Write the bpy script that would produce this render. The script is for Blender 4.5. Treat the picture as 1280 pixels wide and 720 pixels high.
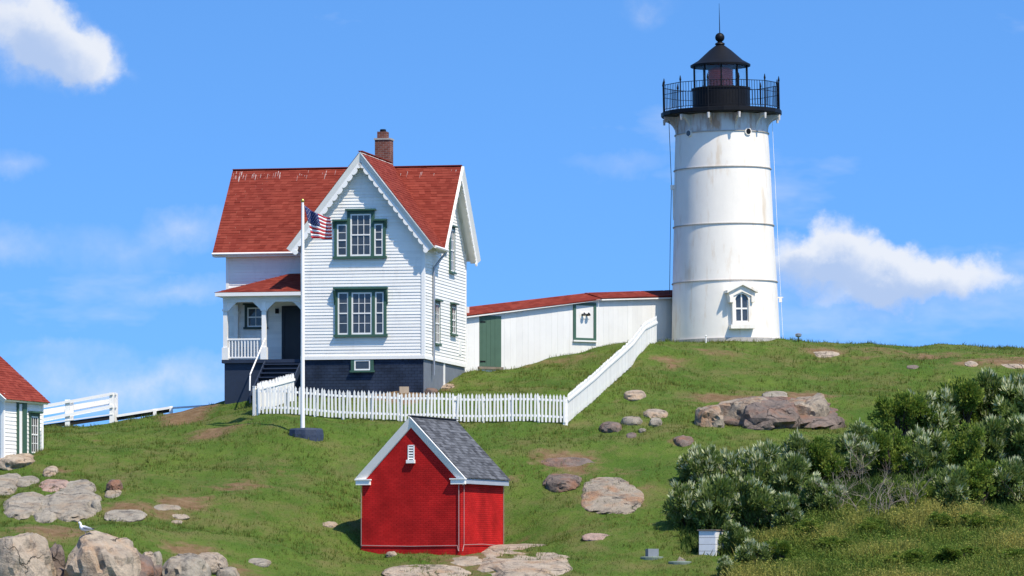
import bpy, math, random
import numpy as np
from mathutils import Vector, Matrix, noise as mnoise
R = math.radians
random.seed(7)
rng = np.random.default_rng(7)
scn = bpy.context.scene
for o in list(bpy.data.objects): bpy.data.objects.remove(o)

# ---------------------------------------------------------------- camera
F, VH = 6200.0, 750.0            # focal length in photo pixels, eye-level row of the photo
cam_d = bpy.data.cameras.new('camera'); cam = bpy.data.objects.new('camera', cam_d)
scn.collection.objects.link(cam); scn.camera = cam
cam.location = (0, 0, 0); cam.rotation_euler = (R(90), 0, 0)
cam_d.sensor_width = 36; cam_d.lens = 36*F/1280
cam_d.shift_y = (VH-360)/1280
cam_d.clip_start = 1; cam_d.clip_end = 60000

# ---------------------------------------------------------------- sky and sun
SUN_AZ, SUN_EL = 42.0, 55.0      # degrees right of straight behind the camera, height
sd = Vector((math.sin(R(SUN_AZ))*math.cos(R(SUN_EL)), -math.cos(R(SUN_AZ))*math.cos(R(SUN_EL)), math.sin(R(SUN_EL))))
sun_d = bpy.data.lights.new('sun', 'SUN'); sun = bpy.data.objects.new('sun', sun_d)
scn.collection.objects.link(sun)
sun_d.energy = 5.0; sun_d.angle = R(0.5); sun_d.color = (1, 0.91, 0.77)
sun.rotation_euler = sd.to_track_quat('Z', 'Y').to_euler(); sun.location = (40, 120, 60)
world = bpy.data.worlds.new('World'); scn.world = world; world.use_nodes = True
wt = world.node_tree; wt.nodes.clear()
def wn(t, **k):
    n = wt.nodes.new(t)
    for a, b in k.items(): setattr(n, a, b)
    return n
def wl(a, b): wt.links.new(a, b)
def wmath(op, a, b=None, clamp=False):
    n = wn('ShaderNodeMath', operation=op, use_clamp=clamp)
    for i, s in enumerate((a, b)):
        if s is None: continue
        if isinstance(s, (int, float)): n.inputs[i].default_value = s
        else: wl(s, n.inputs[i])
    return n.outputs[0]
def wvec(op, a, b):
    n = wn('ShaderNodeVectorMath', operation=op)
    for i, s in enumerate((a, b)):
        if isinstance(s, tuple): n.inputs[i].default_value = s
        else: wl(s, n.inputs[i])
    return n.outputs['Value'] if op in ('LENGTH', 'DOT_PRODUCT') else n.outputs[0]
w_out = wn('ShaderNodeOutputWorld'); w_bg = wn('ShaderNodeBackground'); w_bg.inputs['Strength'].default_value = 0.1
wl(w_bg.outputs[0], w_out.inputs[0])
tc = wn('ShaderNodeTexCoord'); D = tc.outputs['Generated']
# a clear, polarised sky: the blue stays deep right down to the horizon all the way round
deep = wvec('ADD', wvec('MULTIPLY', D, (1, 1, 2.0)), (0, 0, 0.22))
nrm = wn('ShaderNodeVectorMath', operation='NORMALIZE'); wl(deep, nrm.inputs[0])
sky = wn('ShaderNodeTexSky', sky_type='NISHITA', sun_disc=False, sun_elevation=R(SUN_EL),
         sun_rotation=R(180-SUN_AZ), air_density=1.0, dust_density=0.3, ozone_density=2.0)
wl(nrm.outputs[0], sky.inputs[0])
hsv = wn('ShaderNodeHueSaturation'); hsv.inputs['Saturation'].default_value = 1.06
hsv.inputs['Value'].default_value = 1.52
wl(wvec('MULTIPLY', sky.outputs[0], (.86, 1.19, 1.50)), hsv.inputs['Color'])
# clouds: a few cumulus banks and thin streaks, as directions on the sky sphere
def wnoise(vec, scale, detail, rough=0.55):
    n = wn('ShaderNodeTexNoise'); n.inputs['Scale'].default_value = scale; n.inputs['Detail'].default_value = detail
    n.inputs['Roughness'].default_value = rough; wl(vec, n.inputs['Vector']); return n
nb = wnoise(D, 34, 2); wb = wvec('MULTIPLY', wvec('SUBTRACT', nb.outputs['Color'], (.5, .5, .5)), (.012, 0, .009))
nw = wnoise(D, 95, 6, .6); wa = wvec('MULTIPLY', wvec('SUBTRACT', nw.outputs['Color'], (.5, .5, .5)), (.013, 0, .012))
DW = wvec('ADD', wvec('ADD', D, wa), wb)
def blob(u, v, ru, rv, power, vec=None):
    d = Vector(((u-640)/F, 1, (VH-v)/F)).normalized()
    q = wvec('MULTIPLY', wvec('SUBTRACT', vec or DW, tuple(d)), (F/ru, 3.0, F/rv))
    return wmath('MULTIPLY', wmath('SUBTRACT', 1.0, wvec('LENGTH', q, (0, 0, 0)), True), power)
def addall(l):
    s = l[0]
    for x in l[1:]: s = wmath('ADD', s, x)
    return s
CUM = [(15, 28, 90, 66, 2.6), (72, 58, 70, 54, 2.4), (112, 84, 56, 44, 2.0), (45, 92, 80, 40, 1.2), (150, 96, 46, 24, .6),
       (992, 322, 52, 46, 2.4), (1042, 308, 56, 46, 2.8), (1072, 342, 74, 54, 2.4), (1118, 350, 62, 48, 2.2), (1162, 344, 56, 44, 2.1), (1204, 342, 52, 40, 1.9), (1254, 342, 50, 34, 1.2),
       (1040, 376, 110, 52, .9), (1160, 380, 120, 40, .7), (797, 6, 60, 30, .6)]
puffs = addall([blob(*c) for c in CUM])
sunward = wvec('ADD', DW, (.0022, 0, .0042))       # a little nearer the sun: thick cloud there means this spot is shaded
shade = addall([blob(*c, vec=sunward) for c in CUM])
wisps = addall([blob(235, 285, 85, 34, .75), blob(215, 368, 105, 28, .65), blob(15, 205, 50, 26, .5), blob(10, 312, 60, 34, .55),
                blob(140, 310, 110, 40, .4), blob(180, 482, 260, 44, 1.05), blob(790, 200, 90, 18, .3), blob(70, 440, 120, 14, .35), blob(1290, 370, 140, 50, .35)])
streak = wnoise(wvec('MULTIPLY', D, (9, 9, 26)), 1.0, 6, .6)
far = wn('ShaderNodeMapRange'); far.inputs['From Min'].default_value = .60; far.inputs['From Max'].default_value = .80; far.inputs['To Max'].default_value = .55
wl(streak.outputs['Fac'], far.inputs['Value'])
fine = wnoise(D, 170, 5, .6)
pf = wn('ShaderNodeMapRange', interpolation_type='SMOOTHSTEP'); pf.inputs['From Min'].default_value = .10; pf.inputs['From Max'].default_value = 2.0
wl(wmath('ADD', puffs, wmath('MULTIPLY', wmath('SUBTRACT', fine.outputs['Fac'], .5), wmath('MINIMUM', wmath('MULTIPLY', puffs, 1.6), 1.3))), pf.inputs['Value'])
wf = wmath('MULTIPLY', wisps, wmath('MULTIPLY', fine.outputs['Fac'], .85), True)
cov = wmath('MINIMUM', wmath('MAXIMUM', wmath('MULTIPLY', pf.outputs[0], .90), wmath('MAXIMUM', wf, far.outputs[0])), 1.0)
ctone = wn('ShaderNodeMix', data_type='RGBA'); ctone.inputs[6].default_value = (7.9, 8.1, 8.5, 1); ctone.inputs[7].default_value = (4.3, 5.4, 7.6, 1)
tone = wn('ShaderNodeMapRange', interpolation_type='SMOOTHSTEP'); tone.inputs['From Min'].default_value = .5; tone.inputs['From Max'].default_value = 3.0
wl(wmath('ADD', shade, wmath('MULTIPLY', wmath('SUBTRACT', nw.outputs['Fac'], .5), 2.6)), tone.inputs['Value'])
wl(tone.outputs[0], ctone.inputs[0])
cm = wn('ShaderNodeMix', data_type='RGBA'); wl(cov, cm.inputs[0]); wl(hsv.outputs[0], cm.inputs[6]); wl(ctone.outputs[2], cm.inputs[7])
wl(cm.outputs[2], w_bg.inputs['Color'])
scn.view_settings.view_transform = 'Standard'; scn.view_settings.look = 'None'
scn.view_settings.exposure = 0.18; scn.view_settings.gamma = 1.0
scn.render.engine = 'CYCLES'
scn.render.resolution_x, scn.render.resolution_y = 1024, 576

# ---------------------------------------------------------------- helpers
COL = scn.collection
def px(u, v, Y): return Vector(((u-640)/F*Y, Y, (VH-v)/F*Y))
def link(o, parent=None):
    COL.objects.link(o); o.parent = parent; return o
def tag(o, label=None, cat=None, group=None, kind=None):
    for k, v in (('label', label), ('category', cat), ('group', group), ('kind', kind)):
        if v: o[k] = v
    return o
def thing(name, label, cat, loc=(0, 0, 0), rz=0, group=None):
    o = link(bpy.data.objects.new(name, None)); o.location = loc; o.rotation_euler = (0, 0, rz)
    o.empty_display_size = .3
    return tag(o, label, cat, group)
class MB:
    def __init__(s): s.v = []; s.f = []; s.t = []
    def add(s, vs, fs, tint=None):
        n = len(s.v); s.v += [tuple(p) for p in vs]; s.f += [tuple(i+n for i in f) for f in fs]
        if tint is not None: s.t += [tint]*len(fs)
        return s
    def box(s, x0, x1, y0, y1, z0, z1, tint=None):
        return s.add([(x0,y0,z0),(x1,y0,z0),(x1,y1,z0),(x0,y1,z0),(x0,y0,z1),(x1,y0,z1),(x1,y1,z1),(x0,y1,z1)],
                     [(0,3,2,1),(4,5,6,7),(0,1,5,4),(1,2,6,5),(2,3,7,6),(3,0,4,7)], tint)
    def beam(s, a, b, w, h, up=(0,0,1)):
        a, b = Vector(a), Vector(b); d = (b-a).normalized(); u = Vector(up)
        r = d.cross(u)
        if r.length < 1e-4: r = d.cross(Vector((0,1,0)))
        r.normalize(); u = r.cross(d)
        q = [(-1,-1),(1,-1),(1,1),(-1,1)]
        return s.add([p+r*(x*w/2)+u*(z*h/2) for p in (a,b) for x,z in q], [(0,3,2,1),(4,5,6,7),(0,1,5,4),(1,2,6,5),(2,3,7,6),(3,0,4,7)])
    def tube(s, pts, rad, n=8, cap=True):
        pts = [Vector(p) for p in pts]
        if not isinstance(rad, (list, tuple)): rad = [rad]*len(pts)
        base = len(s.v); ref = None
        for i, p in enumerate(pts):
            d = (pts[min(i+1,len(pts)-1)]-pts[max(i-1,0)]).normalized()
            if ref is None: ref = d.orthogonal().normalized()
            ref = (ref-d*ref.dot(d)); ref = ref.normalized() if ref.length > 1e-5 else d.orthogonal().normalized()
            w = d.cross(ref)
            for k in range(n):
                a = 2*math.pi*k/n; s.v.append(tuple(p+(ref*math.cos(a)+w*math.sin(a))*rad[i]))
        for i in range(len(pts)-1):
            for k in range(n):
                a = base+i*n+k; b = base+i*n+(k+1)%n
                s.f.append((a, b, b+n, a+n))
        if cap:
            s.f.append(tuple(base+k for k in reversed(range(n)))); m = base+(len(pts)-1)*n
            s.f.append(tuple(m+k for k in range(n)))
        return s
    def lathe(s, prof, n=48, a0=0.0, cap=True):
        base = len(s.v)
        for r, z in prof:
            for k in range(n):
                a = a0+2*math.pi*k/n; s.v.append((r*math.cos(a), r*math.sin(a), z))
        for i in range(len(prof)-1):
            for k in range(n):
                a = base+i*n+k; b = base+i*n+(k+1)%n; s.f.append((a, b, b+n, a+n))
        if cap:
            s.f.append(tuple(base+k for k in reversed(range(n)))); m = base+(len(prof)-1)*n
            s.f.append(tuple(m+k for k in range(n)))
        return s
    def prism(s, poly, d):          # 3-D polygon extruded by vector d
        n = len(poly); d = Vector(d); P = [Vector(p) for p in poly]
        return s.add(P+[p+d for p in P], [tuple(range(n)), tuple(range(2*n-1, n-1, -1))]+[(i, i+n, (i+1)%n+n, (i+1)%n) for i in range(n)])
    def build(s, name, m, parent=None, smooth=False, loc=None, rz=None):
        me = bpy.data.meshes.new(name); me.from_pydata(s.v, [], s.f)
        if s.t:
            at = me.attributes.new('tint', 'FLOAT', 'FACE'); at.data.foreach_set('value', np.array(s.t, dtype=np.float32))
        me.materials.append(m)
        if smooth:
            me.polygons.foreach_set('use_smooth', [True]*len(me.polygons)); me.set_sharp_from_angle(angle=R(60))
        me.update()
        o = link(bpy.data.objects.new(name, me), parent)
        if loc is not None: o.location = loc
        if rz is not None: o.rotation_euler = (0, 0, rz)
        return o
def fix_normals(o):
    import bmesh
    b = bmesh.new(); b.from_mesh(o.data); bmesh.ops.recalc_face_normals(b, faces=b.faces); b.to_mesh(o.data); b.free(); return o
def smooth_by_angle(o, deg=40):
    o.data.polygons.foreach_set('use_smooth', [True]*len(o.data.polygons))
    o.data.set_sharp_from_angle(angle=R(deg)); return o

# ---------------------------------------------------------------- materials
MATS = {}
def mat(name, col, rough=.6, var=.12, scale=3.0, bump=0.0, bscale=40, metal=0.0, spec=.4, tint=None, stain=None, detail=6, objrand=0.0):
    """principled paint: broad + fine noise variation, optional per-face tint, optional (colour, scale, lo, hi) stain, fine bump"""
    if name in MATS: return MATS[name]
    m = bpy.data.materials.new(name); m.use_nodes = True; nt = m.node_tree; MATS[name] = m
    b = nt.nodes['Principled BSDF']; b.inputs['Roughness'].default_value = rough; b.inputs['Metallic'].default_value = metal
    b.inputs['Specular IOR Level'].default_value = spec
    def N(t, **k):
        n = nt.nodes.new(t)
        for a, c in k.items(): setattr(n, a, c)
        return n
    L = nt.links.new
    g = N('ShaderNodeTexCoord').outputs['Object']
    n1 = N('ShaderNodeTexNoise'); n1.inputs['Scale'].default_value = scale; n1.inputs['Detail'].default_value = detail; n1.inputs['Roughness'].default_value = .65; L(g, n1.inputs['Vector'])
    mr = N('ShaderNodeMapRange'); mr.inputs['From Min'].default_value = .25; mr.inputs['From Max'].default_value = .75
    mr.inputs['To Min'].default_value = 1-var; mr.inputs['To Max'].default_value = 1+var; L(n1.outputs['Fac'], mr.inputs['Value'])
    vm = N('ShaderNodeVectorMath', operation='SCALE'); vm.inputs[0].default_value = col[:3]; L(mr.outputs[0], vm.inputs['Scale'])
    c = vm.outputs[0]
    if objrand:
        oi = N('ShaderNodeObjectInfo'); orr = N('ShaderNodeMapRange'); orr.inputs['To Min'].default_value = 1-objrand; orr.inputs['To Max'].default_value = 1+objrand*.4; L(oi.outputs['Random'], orr.inputs['Value'])
        vo = N('ShaderNodeVectorMath', operation='SCALE'); L(c, vo.inputs[0]); L(orr.outputs[0], vo.inputs['Scale']); c = vo.outputs[0]
    if tint is not None:            # tint = (second colour): mixed in by the face attribute
        at = N('ShaderNodeAttribute', attribute_name='tint'); mx = N('ShaderNodeMix', data_type='RGBA')
        vm2 = N('ShaderNodeVectorMath', operation='SCALE'); vm2.inputs[0].default_value = tint[:3]; L(mr.outputs[0], vm2.inputs['Scale'])
        L(at.outputs['Fac'], mx.inputs[0]); L(c, mx.inputs[6]); L(vm2.outputs[0], mx.inputs[7]); c = mx.outputs[2]
    for st in (stain or []):
        sc, ss, lo, hi, amt, stretch = st
        mp = N('ShaderNodeMapping'); mp.inputs['Scale'].default_value = stretch; L(g, mp.inputs['Vector'])
        n2 = N('ShaderNodeTexNoise'); n2.inputs['Scale'].default_value = ss; n2.inputs['Detail'].default_value = 7; n2.inputs['Roughness'].default_value = .65; L(mp.outputs[0], n2.inputs['Vector'])
        m2 = N('ShaderNodeMapRange'); m2.inputs['From Min'].default_value = lo; m2.inputs['From Max'].default_value = hi; m2.inputs['To Max'].default_value = amt; L(n2.outputs['Fac'], m2.inputs['Value'])
        mx = N('ShaderNodeMix', data_type='RGBA'); mx.inputs[7].default_value = (*sc, 1); L(m2.outputs[0], mx.inputs[0]); L(c, mx.inputs[6]); c = mx.outputs[2]
    L(c, b.inputs['Base Color'])
    if bump:
        n3 = N('ShaderNodeTexNoise'); n3.inputs['Scale'].default_value = bscale; n3.inputs['Detail'].default_value = 5; L(g, n3.inputs['Vector'])
        bp = N('ShaderNodeBump'); bp.inputs['Strength'].default_value = 1; bp.inputs['Distance'].default_value = bump; L(n3.outputs['Fac'], bp.inputs['Height']); L(bp.outputs[0], b.inputs['Normal'])
    return m
WHITE = mat('white_paint', (.90, .865, .785), .55, .05, 1.5, objrand=.08, stain=[((.50, .47, .42), 2.2, .55, .78, .42, (1, 1, .35))])
TRIM = mat('white_trim_paint', (.89, .86, .79), .5, .05, 2, objrand=.09)
PANEL = mat('white_plaster', (.74, .72, .675), .7, .05, .8, objrand=.05, stain=[((.5, .48, .45), 1.3, .56, .8, .35, (1.5, 1.5, .3))])
GREEN = mat('dark_green_paint', (.045, .105, .07), .5, .12, 3)
NAVY = mat('navy_blue_paint', (.021, .032, .058), .6, .15, 2.5, bump=.004, bscale=14)
GREYBASE = mat('grey_foundation_paint', (.16, .18, .21), .7, .15, 2.5)
DARKDOOR = mat('dark_door_paint', (.02, .025, .03), .5, .15, 3)
ROOFRED = mat('red_roof_shingle', (.180, .028, .017), .85, .12, 1.1, tint=(.258, .050, .031), spec=.12, bump=.004, bscale=60,
              stain=[((.17, .025, .018), 0.9, .5, .75, .6, (1, 1, 1))])
ROOFGREY = mat('grey_roof_shingle', (.055, .057, .062), .85, .2, .9, tint=(.14, .145, .155), spec=.15, bump=.004, bscale=60)
REDBRICKP = None
IRON = mat('black_iron_paint', (.008, .008, .009), .5, .2, 4, spec=.18)
STONEBLUE = mat('blue_painted_stone', (.028, .042, .075), .7, .35, 5, bump=.02, bscale=9)
GLASS = mat('window_glass', (.045, .052, .058), .06, .6, 1.3, spec=.6)
BRASS = mat('gilded_ball', (.75, .5, .12), .3, .05, 3, metal=.9)
WOOD = mat('weathered_wood', (.20, .16, .12), .8, .25, 6)
GALV = mat('galvanised_metal', (.35, .36, .37), .45, .12, 6, metal=.6)
BLACKGAP = mat('black_beam_timber', (.018, .016, .015), .85, .3, 5)  # near-black colour for the beams under the ramp and boardwalk

def brick_mat(name, c1, c2, mortar, bw, bh, depth, noise_amt=.5):
    m = bpy.data.materials.new(name); m.use_nodes = True; nt = m.node_tree; L = nt.links.new
    b = nt.nodes['Principled BSDF']; b.inputs['Roughness'].default_value = .75; b.inputs['Specular IOR Level'].default_value = .12
    g = nt.nodes.new('ShaderNodeTexCoord'); nn = nt.nodes.new('ShaderNodeSeparateXYZ'); L(g.outputs['Object'], nn.inputs[0])
    add = nt.nodes.new('ShaderNodeMath'); add.operation = 'ADD'; L(nn.outputs[0], add.inputs[0]); L(nn.outputs[1], add.inputs[1])
    cb = nt.nodes.new('ShaderNodeCombineXYZ'); L(add.outputs[0], cb.inputs[0]); L(nn.outputs[2], cb.inputs[1])
    br = nt.nodes.new('ShaderNodeTexBrick'); L(cb.outputs[0], br.inputs['Vector'])
    br.inputs['Scale'].default_value = 1; br.inputs['Brick Width'].default_value = bw; br.inputs['Row Height'].default_value = bh
    br.inputs['Mortar Size'].default_value = .006; br.inputs['Mortar Smooth'].default_value = .3
    br.inputs['Color1'].default_value = (*c1, 1); br.inputs['Color2'].default_value = (*c2, 1); br.inputs['Mortar'].default_value = (*mortar, 1)
    nz = nt.nodes.new('ShaderNodeTexNoise'); nz.inputs['Scale'].default_value = 1.2; nz.inputs['Detail'].default_value = 8; L(g.outputs['Object'], nz.inputs['Vector'])
    mr = nt.nodes.new('ShaderNodeMapRange'); mr.inputs['From Min'].default_value = .3; mr.inputs['From Max'].default_value = .7
    mr.inputs['To Min'].default_value = 1-noise_amt*.35; mr.inputs['To Max'].default_value = 1+noise_amt*.25; L(nz.outputs['Fac'], mr.inputs['Value'])
    sc = nt.nodes.new('ShaderNodeVectorMath'); sc.operation = 'SCALE'; L(br.outputs['Color'], sc.inputs[0]); L(mr.outputs[0], sc.inputs['Scale'])
    L(sc.outputs[0], b.inputs['Base Color'])
    bp = nt.nodes.new('ShaderNodeBump'); bp.invert = True; bp.inputs['Distance'].default_value = depth; L(br.outputs['Fac'], bp.inputs['Height']); L(bp.outputs[0], b.inputs['Normal'])
    return m
REDPAINT = brick_mat('red_painted_brick', (.46, .013, .012), (.52, .018, .016), (.33, .009, .009), .21, .072, .008, .9)
NAVYBRICK = brick_mat('navy_painted_brick', (.024, .036, .062), (.030, .043, .072), (.012, .017, .030), .25, .12, .022, 1.3)
CHIMBRICK = brick_mat('chimney_brick', (.15, .05, .035), (.25, .10, .07), (.36, .32, .28), .22, .085, .015, 1.0)

# granite: grey-tan with lichen patches, iron stains and cracks
def granite(name, base, warm, warm_amt, dark=(.06, .055, .05)):
    m = bpy.data.materials.new(name); m.use_nodes = True; nt = m.node_tree; L = nt.links.new
    b = nt.nodes['Principled BSDF']; b.inputs['Roughness'].default_value = .85; b.inputs['Specular IOR Level'].default_value = .25
    gi = nt.nodes.new('ShaderNodeNewGeometry'); g = gi.outputs['Position']
    def nz(s, d=8, r=.65, st=None):
        n = nt.nodes.new('ShaderNodeTexNoise'); n.inputs['Scale'].default_value = s; n.inputs['Detail'].default_value = d; n.inputs['Roughness'].default_value = r
        if st:
            mp = nt.nodes.new('ShaderNodeMapping'); mp.inputs['Scale'].default_value = st; L(g, mp.inputs['Vector']); L(mp.outputs[0], n.inputs['Vector'])
        else: L(g, n.inputs['Vector'])
        return n.outputs['Fac']
    def mr(x, a, c, lo, hi):
        n = nt.nodes.new('ShaderNodeMapRange'); n.inputs['From Min'].default_value = a; n.inputs['From Max'].default_value = c
        n.inputs['To Min'].default_value = lo; n.inputs['To Max'].default_value = hi; L(x, n.inputs['Value']); return n.outputs[0]
    def mix(f, a, c):
        n = nt.nodes.new('ShaderNodeMix'); n.data_type = 'RGBA'; L(f, n.inputs[0])
        for i, s in ((6, a), (7, c)):
            if isinstance(s, tuple): n.inputs[i].default_value = (*s, 1)
            else: L(s, n.inputs[i])
        return n.outputs[2]
    c = mix(mr(nz(1.6), .35, .65, 0, 1), tuple(x*.78 for x in base), tuple(min(1, x*1.16) for x in base))
    c = mix(mr(nz(1.1, 6, .6, (1, 1, .6)), .48, .66, 0, warm_amt), c, warm)
    c = mix(mr(nz(2.3, 9, .72), .50, .66, 0, .72), c, dark)
    c = mix(mr(nz(9, 6, .7), .54, .70, 0, .5), c, tuple(min(1, x*1.35) for x in base))
    cr = nt.nodes.new('ShaderNodeTexVoronoi'); cr.feature = 'DISTANCE_TO_EDGE'; cr.inputs['Scale'].default_value = .42
    wv = nt.nodes.new('ShaderNodeVectorMath'); wv.operation = 'ADD'; L(g, wv.inputs[0])
    nv = nt.nodes.new('ShaderNodeTexNoise'); nv.inputs['Scale'].default_value = 2.2; nv.inputs['Detail'].default_value = 4; L(g, nv.inputs['Vector'])
    sc = nt.nodes.new('ShaderNodeVectorMath'); sc.operation = 'SCALE'; sc.inputs['Scale'].default_value = .7; L(nv.outputs['Color'], sc.inputs[0]); L(sc.outputs[0], wv.inputs[1])
    L(wv.outputs[0], cr.inputs['Vector'])
    ck = nt.nodes.new('ShaderNodeMath'); ck.operation = 'MULTIPLY'; L(mr(cr.outputs['Distance'], .0, .010, 1, 0), ck.inputs[0]); L(mr(nz(.8, 3), .42, .58, 0, .8), ck.inputs[1]); crack = ck.outputs[0]
    c = mix(crack, c, (.045, .04, .035))
    L(c, b.inputs['Base Color'])
    h = nt.nodes.new('ShaderNodeMath'); h.operation = 'SUBTRACT'; L(nz(5, 9, .7), h.inputs[0]); L(crack, h.inputs[1])
    bp = nt.nodes.new('ShaderNodeBump'); bp.inputs['Distance'].default_value = .13; L(h.outputs[0], bp.inputs['Height']); L(bp.outputs[0], b.inputs['Normal'])
    MATS[name] = m; return m
G_GREY = granite('grey_granite', (.345, .30, .23), (.42, .28, .16), .5)
G_TAN = granite('tan_granite', (.42, .34, .25), (.42, .24, .12), .55)
G_PINK = granite('pink_granite', (.40, .28, .22), (.36, .17, .10), .6)
G_STAIN = granite('stained_granite', (.33, .275, .205), (.34, .175, .085), .85)
G_BROWN = granite('brown_granite', (.20, .155, .125), (.28, .12, .06), .75)

# ---------------------------------------------------------------- terrain
H0 = Vector((-3.55, 200.0, 0)); PSI = R(12)          # keeper's house: front right corner and turn
def house_w(x, y, z=0): return Vector((H0.x+x*math.cos(PSI)+y*math.sin(PSI), H0.y-x*math.sin(PSI)+y*math.cos(PSI), z))
cp = []
for u, v, Y in [(-150,735,166),(100,735,166.5),(300,735,170),(500,724,174),(700,724,174),(900,722,174),(1100,722,171),(1420,722,170),
    (100,668,173.5),(-60,655,176),(60,650,177.2),(200,655,177.5),(300,690,174.8),(350,650,180),(200,600,184.8),(330,600,185),(430,655,180.5),
    (452,692,178.9),(580,694,177.6),(640,690,180.5),(630,690,181.9),(640,655,184),(700,690,178),(800,690,177.5),(800,640,182.8),(700,640,183.2),(640,600,187),(800,580,188.3),
    (850,540,192),(700,560,190.2),(560,560,190.2),(450,560,190.6),(330,560,190.2),(200,560,191.5),(100,562,190.5),(30,580,188),(-60,575,190),(120,540,196.5),
    (60,536,202),(-80,543,202),(150,528,202.5),(190,521.5,203),(225,515,203.4),(255,509.5,204),(280,505.5,204.5),(220,538,198.5),
    (322,519,194.6),(450,525,194.1),(600,530,194),(707,532,193.8),(330,546,191.2),(380,548,190.6),(300,512,199),
    (600,482,203.6),(650,492,199.6),(650,470,205.4),(700,457,207.8),(745,437,209.6),(583,466,207.2),(620,463,207.8),(545,487,201.6),(560,500,198.6),
    (730,513,196.4),(760,483,201.4),(800,448,206.4),(820,429,209.2),
    (870,470,203.6),(950,450,207.6),(907,426,211.4),(975,426.5,211.8),(840,427,211.2),(950,492,200.2),(950,532,194.8),(860,560,190),(1060,432,214.5),(1060,480,203.5),(1060,532,195.4),
    (1180,435,215.5),(1280,438,215.5),(1420,441,215.5),(1280,500,200),(1420,500,200),(1150,520,197),(1000,600,186),(1100,640,181),(1280,640,181),(1420,640,181),(1150,580,189.2),(1280,560,191.5),(900,640,182),
    (880,690,177.6),(1000,690,176)]:
    cp.append(tuple(px(u, v, Y)))
for x, y, z in [(-9.2,1.8,8.12),(-7,0,8.15),(-5.2,-.4,8.18),(-2.5,-.4,8.2),(0.2,-.4,8.22),(-9,8,8.1),(-4,8,8.9)]:
    p = house_w(x, y, z); cp.append(tuple(p))
cp += [(-30,158,-3),(-12,158,-3),(5,158,-3),(30,158,-3),(-30,235,1),(-14,232,4.5),(0,232,7),(10,230,8.5),(28,232,7),(9.2,214,11.0),(9.2,220,10.8),
       (-19,211,5.4),(-12.5,212,6.4),(-30,205,6.4),(3,218,9.8)]
cp = np.array(cp)
def tps_k(d2): return np.where(d2 > 1e-9, d2*np.log(np.maximum(d2, 1e-9))*.5, 0)
n_ = len(cp)
A_ = np.zeros((n_+3, n_+3)); XY = cp[:, :2]
A_[:n_, :n_] = tps_k(((XY[:, None]-XY[None])**2).sum(-1)) + np.eye(n_)*.6
A_[:n_, n_] = 1; A_[:n_, n_+1:] = XY; A_[n_, :n_] = 1; A_[n_+1:, :n_] = XY.T
W_ = np.linalg.solve(A_, np.concatenate([cp[:, 2], np.zeros(3)]))
waves = [(rng.uniform(0, 6.28), l, rng.uniform(0, 6.28), a) for l, a in [(7,.05),(5,.05),(3.4,.035),(2.3,.028),(1.5,.018),(1.0,.013),(.7,.009),(.5,.007)] for _ in range(3)]
def sstep(x, a, b):
    t = np.clip((x-a)/(b-a), 0, 1); return t*t*(3-2*t)
def H(X, Y):
    X = np.atleast_1d(np.asarray(X, float)).ravel(); Y = np.atleast_1d(np.asarray(Y, float)).ravel()
    z = np.empty(len(X))
    for i in range(0, len(X), 20000):
        sl = slice(i, i+20000)
        d2 = (X[sl, None]-XY[None, :, 0])**2+(Y[sl, None]-XY[None, :, 1])**2
        z[sl] = tps_k(d2)@W_[:n_]+W_[n_]+X[sl]*W_[n_+1]+Y[sl]*W_[n_+2]
    z = np.clip(z, -6, 12.2)
    for th, l, ph, a in waves: z += .6*a*np.sin((X*math.cos(th)+Y*math.sin(th))*6.283/l+ph)
    w = np.maximum.reduce([sstep(np.abs(X), 33, 75), sstep(-Y, -158, -130), sstep(Y, 232, 275)])
    return z*(1-w)+(-11)*w
def Hs(x, y): return float(H(x, y)[0])
_ys = np.arange(163, 228, .06)
def ground(u, v):
    xs = (u-640)/F*_ys; zs = (VH-v)/F*_ys; h = H(xs, _ys); k = np.argmax(h >= zs)
    Y = _ys[k] if h[k] >= zs[k] else 212.0
    return Vector(((u-640)/F*Y, Y, Hs((u-640)/F*Y, Y)))

# bare, dry or worn places in the lawn (photo position, half sizes)
dry = []
for u, v, ru, rv, s in [(270,540,45,8,1),(300,607,50,9,.8),(230,628,45,9,1),(160,635,35,14,1),(205,640,30,12,.8),(235,690,45,10,1),(60,662,70,6,.9),(330,640,25,6,.4),
    (700,572,45,12,1),(715,585,40,14,.9),(765,625,55,30,.6),(800,610,25,10,.6),(780,590,40,8,.5),(905,497,60,7,1),(1005,494,50,5,1),(850,552,18,7,.8),
    (690,452,50,5,.6),(725,446,40,4,.7),(835,450,30,8,.8),(840,456,8,8,1),(900,440,60,5,.7),(1030,441,30,7,1.1),(1080,447,30,5,.6),(1160,446,40,4,.9),(1250,452,60,8,1),(1210,455,25,4,.9),
    (1130,440,180,4,.6),(700,500,15,4,.5),(770,502,12,4,.5),(345,588,30,8,.5),(130,478,1,1,0),(235,512,36,5,1.3),(500,490,45,6,1.5),(560,487,16,6,.7),(640,600,18,7,.7),(650,677,20,4,.9),
    (820,655,25,5,.4),(804,690,14,4,.5),(150,600,10,8,.6),(120,570,40,5,.4),(120,552,15,3,.5),(70,590,25,4,.9),(420,600,30,5,.3),(405,580,40,5,.3),(1040,452,40,4,.5),(660,480,80,5,.25),
    (600,700,80,10,.8),(520,710,60,8,.6),(270,708,50,9,.9),(300,712,40,8,.7),(350,560,40,6,.35),(760,560,40,6,.3),(870,640,20,5,.3)]:
    if s <= 0: continue
    c = ground(u, v); a = ground(u, v+rv); b = ground(u, v-rv)
    dry.append((c.x, c.y, ru/F*c.y, max(.25, abs(b.y-a.y)/2), s))
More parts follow.
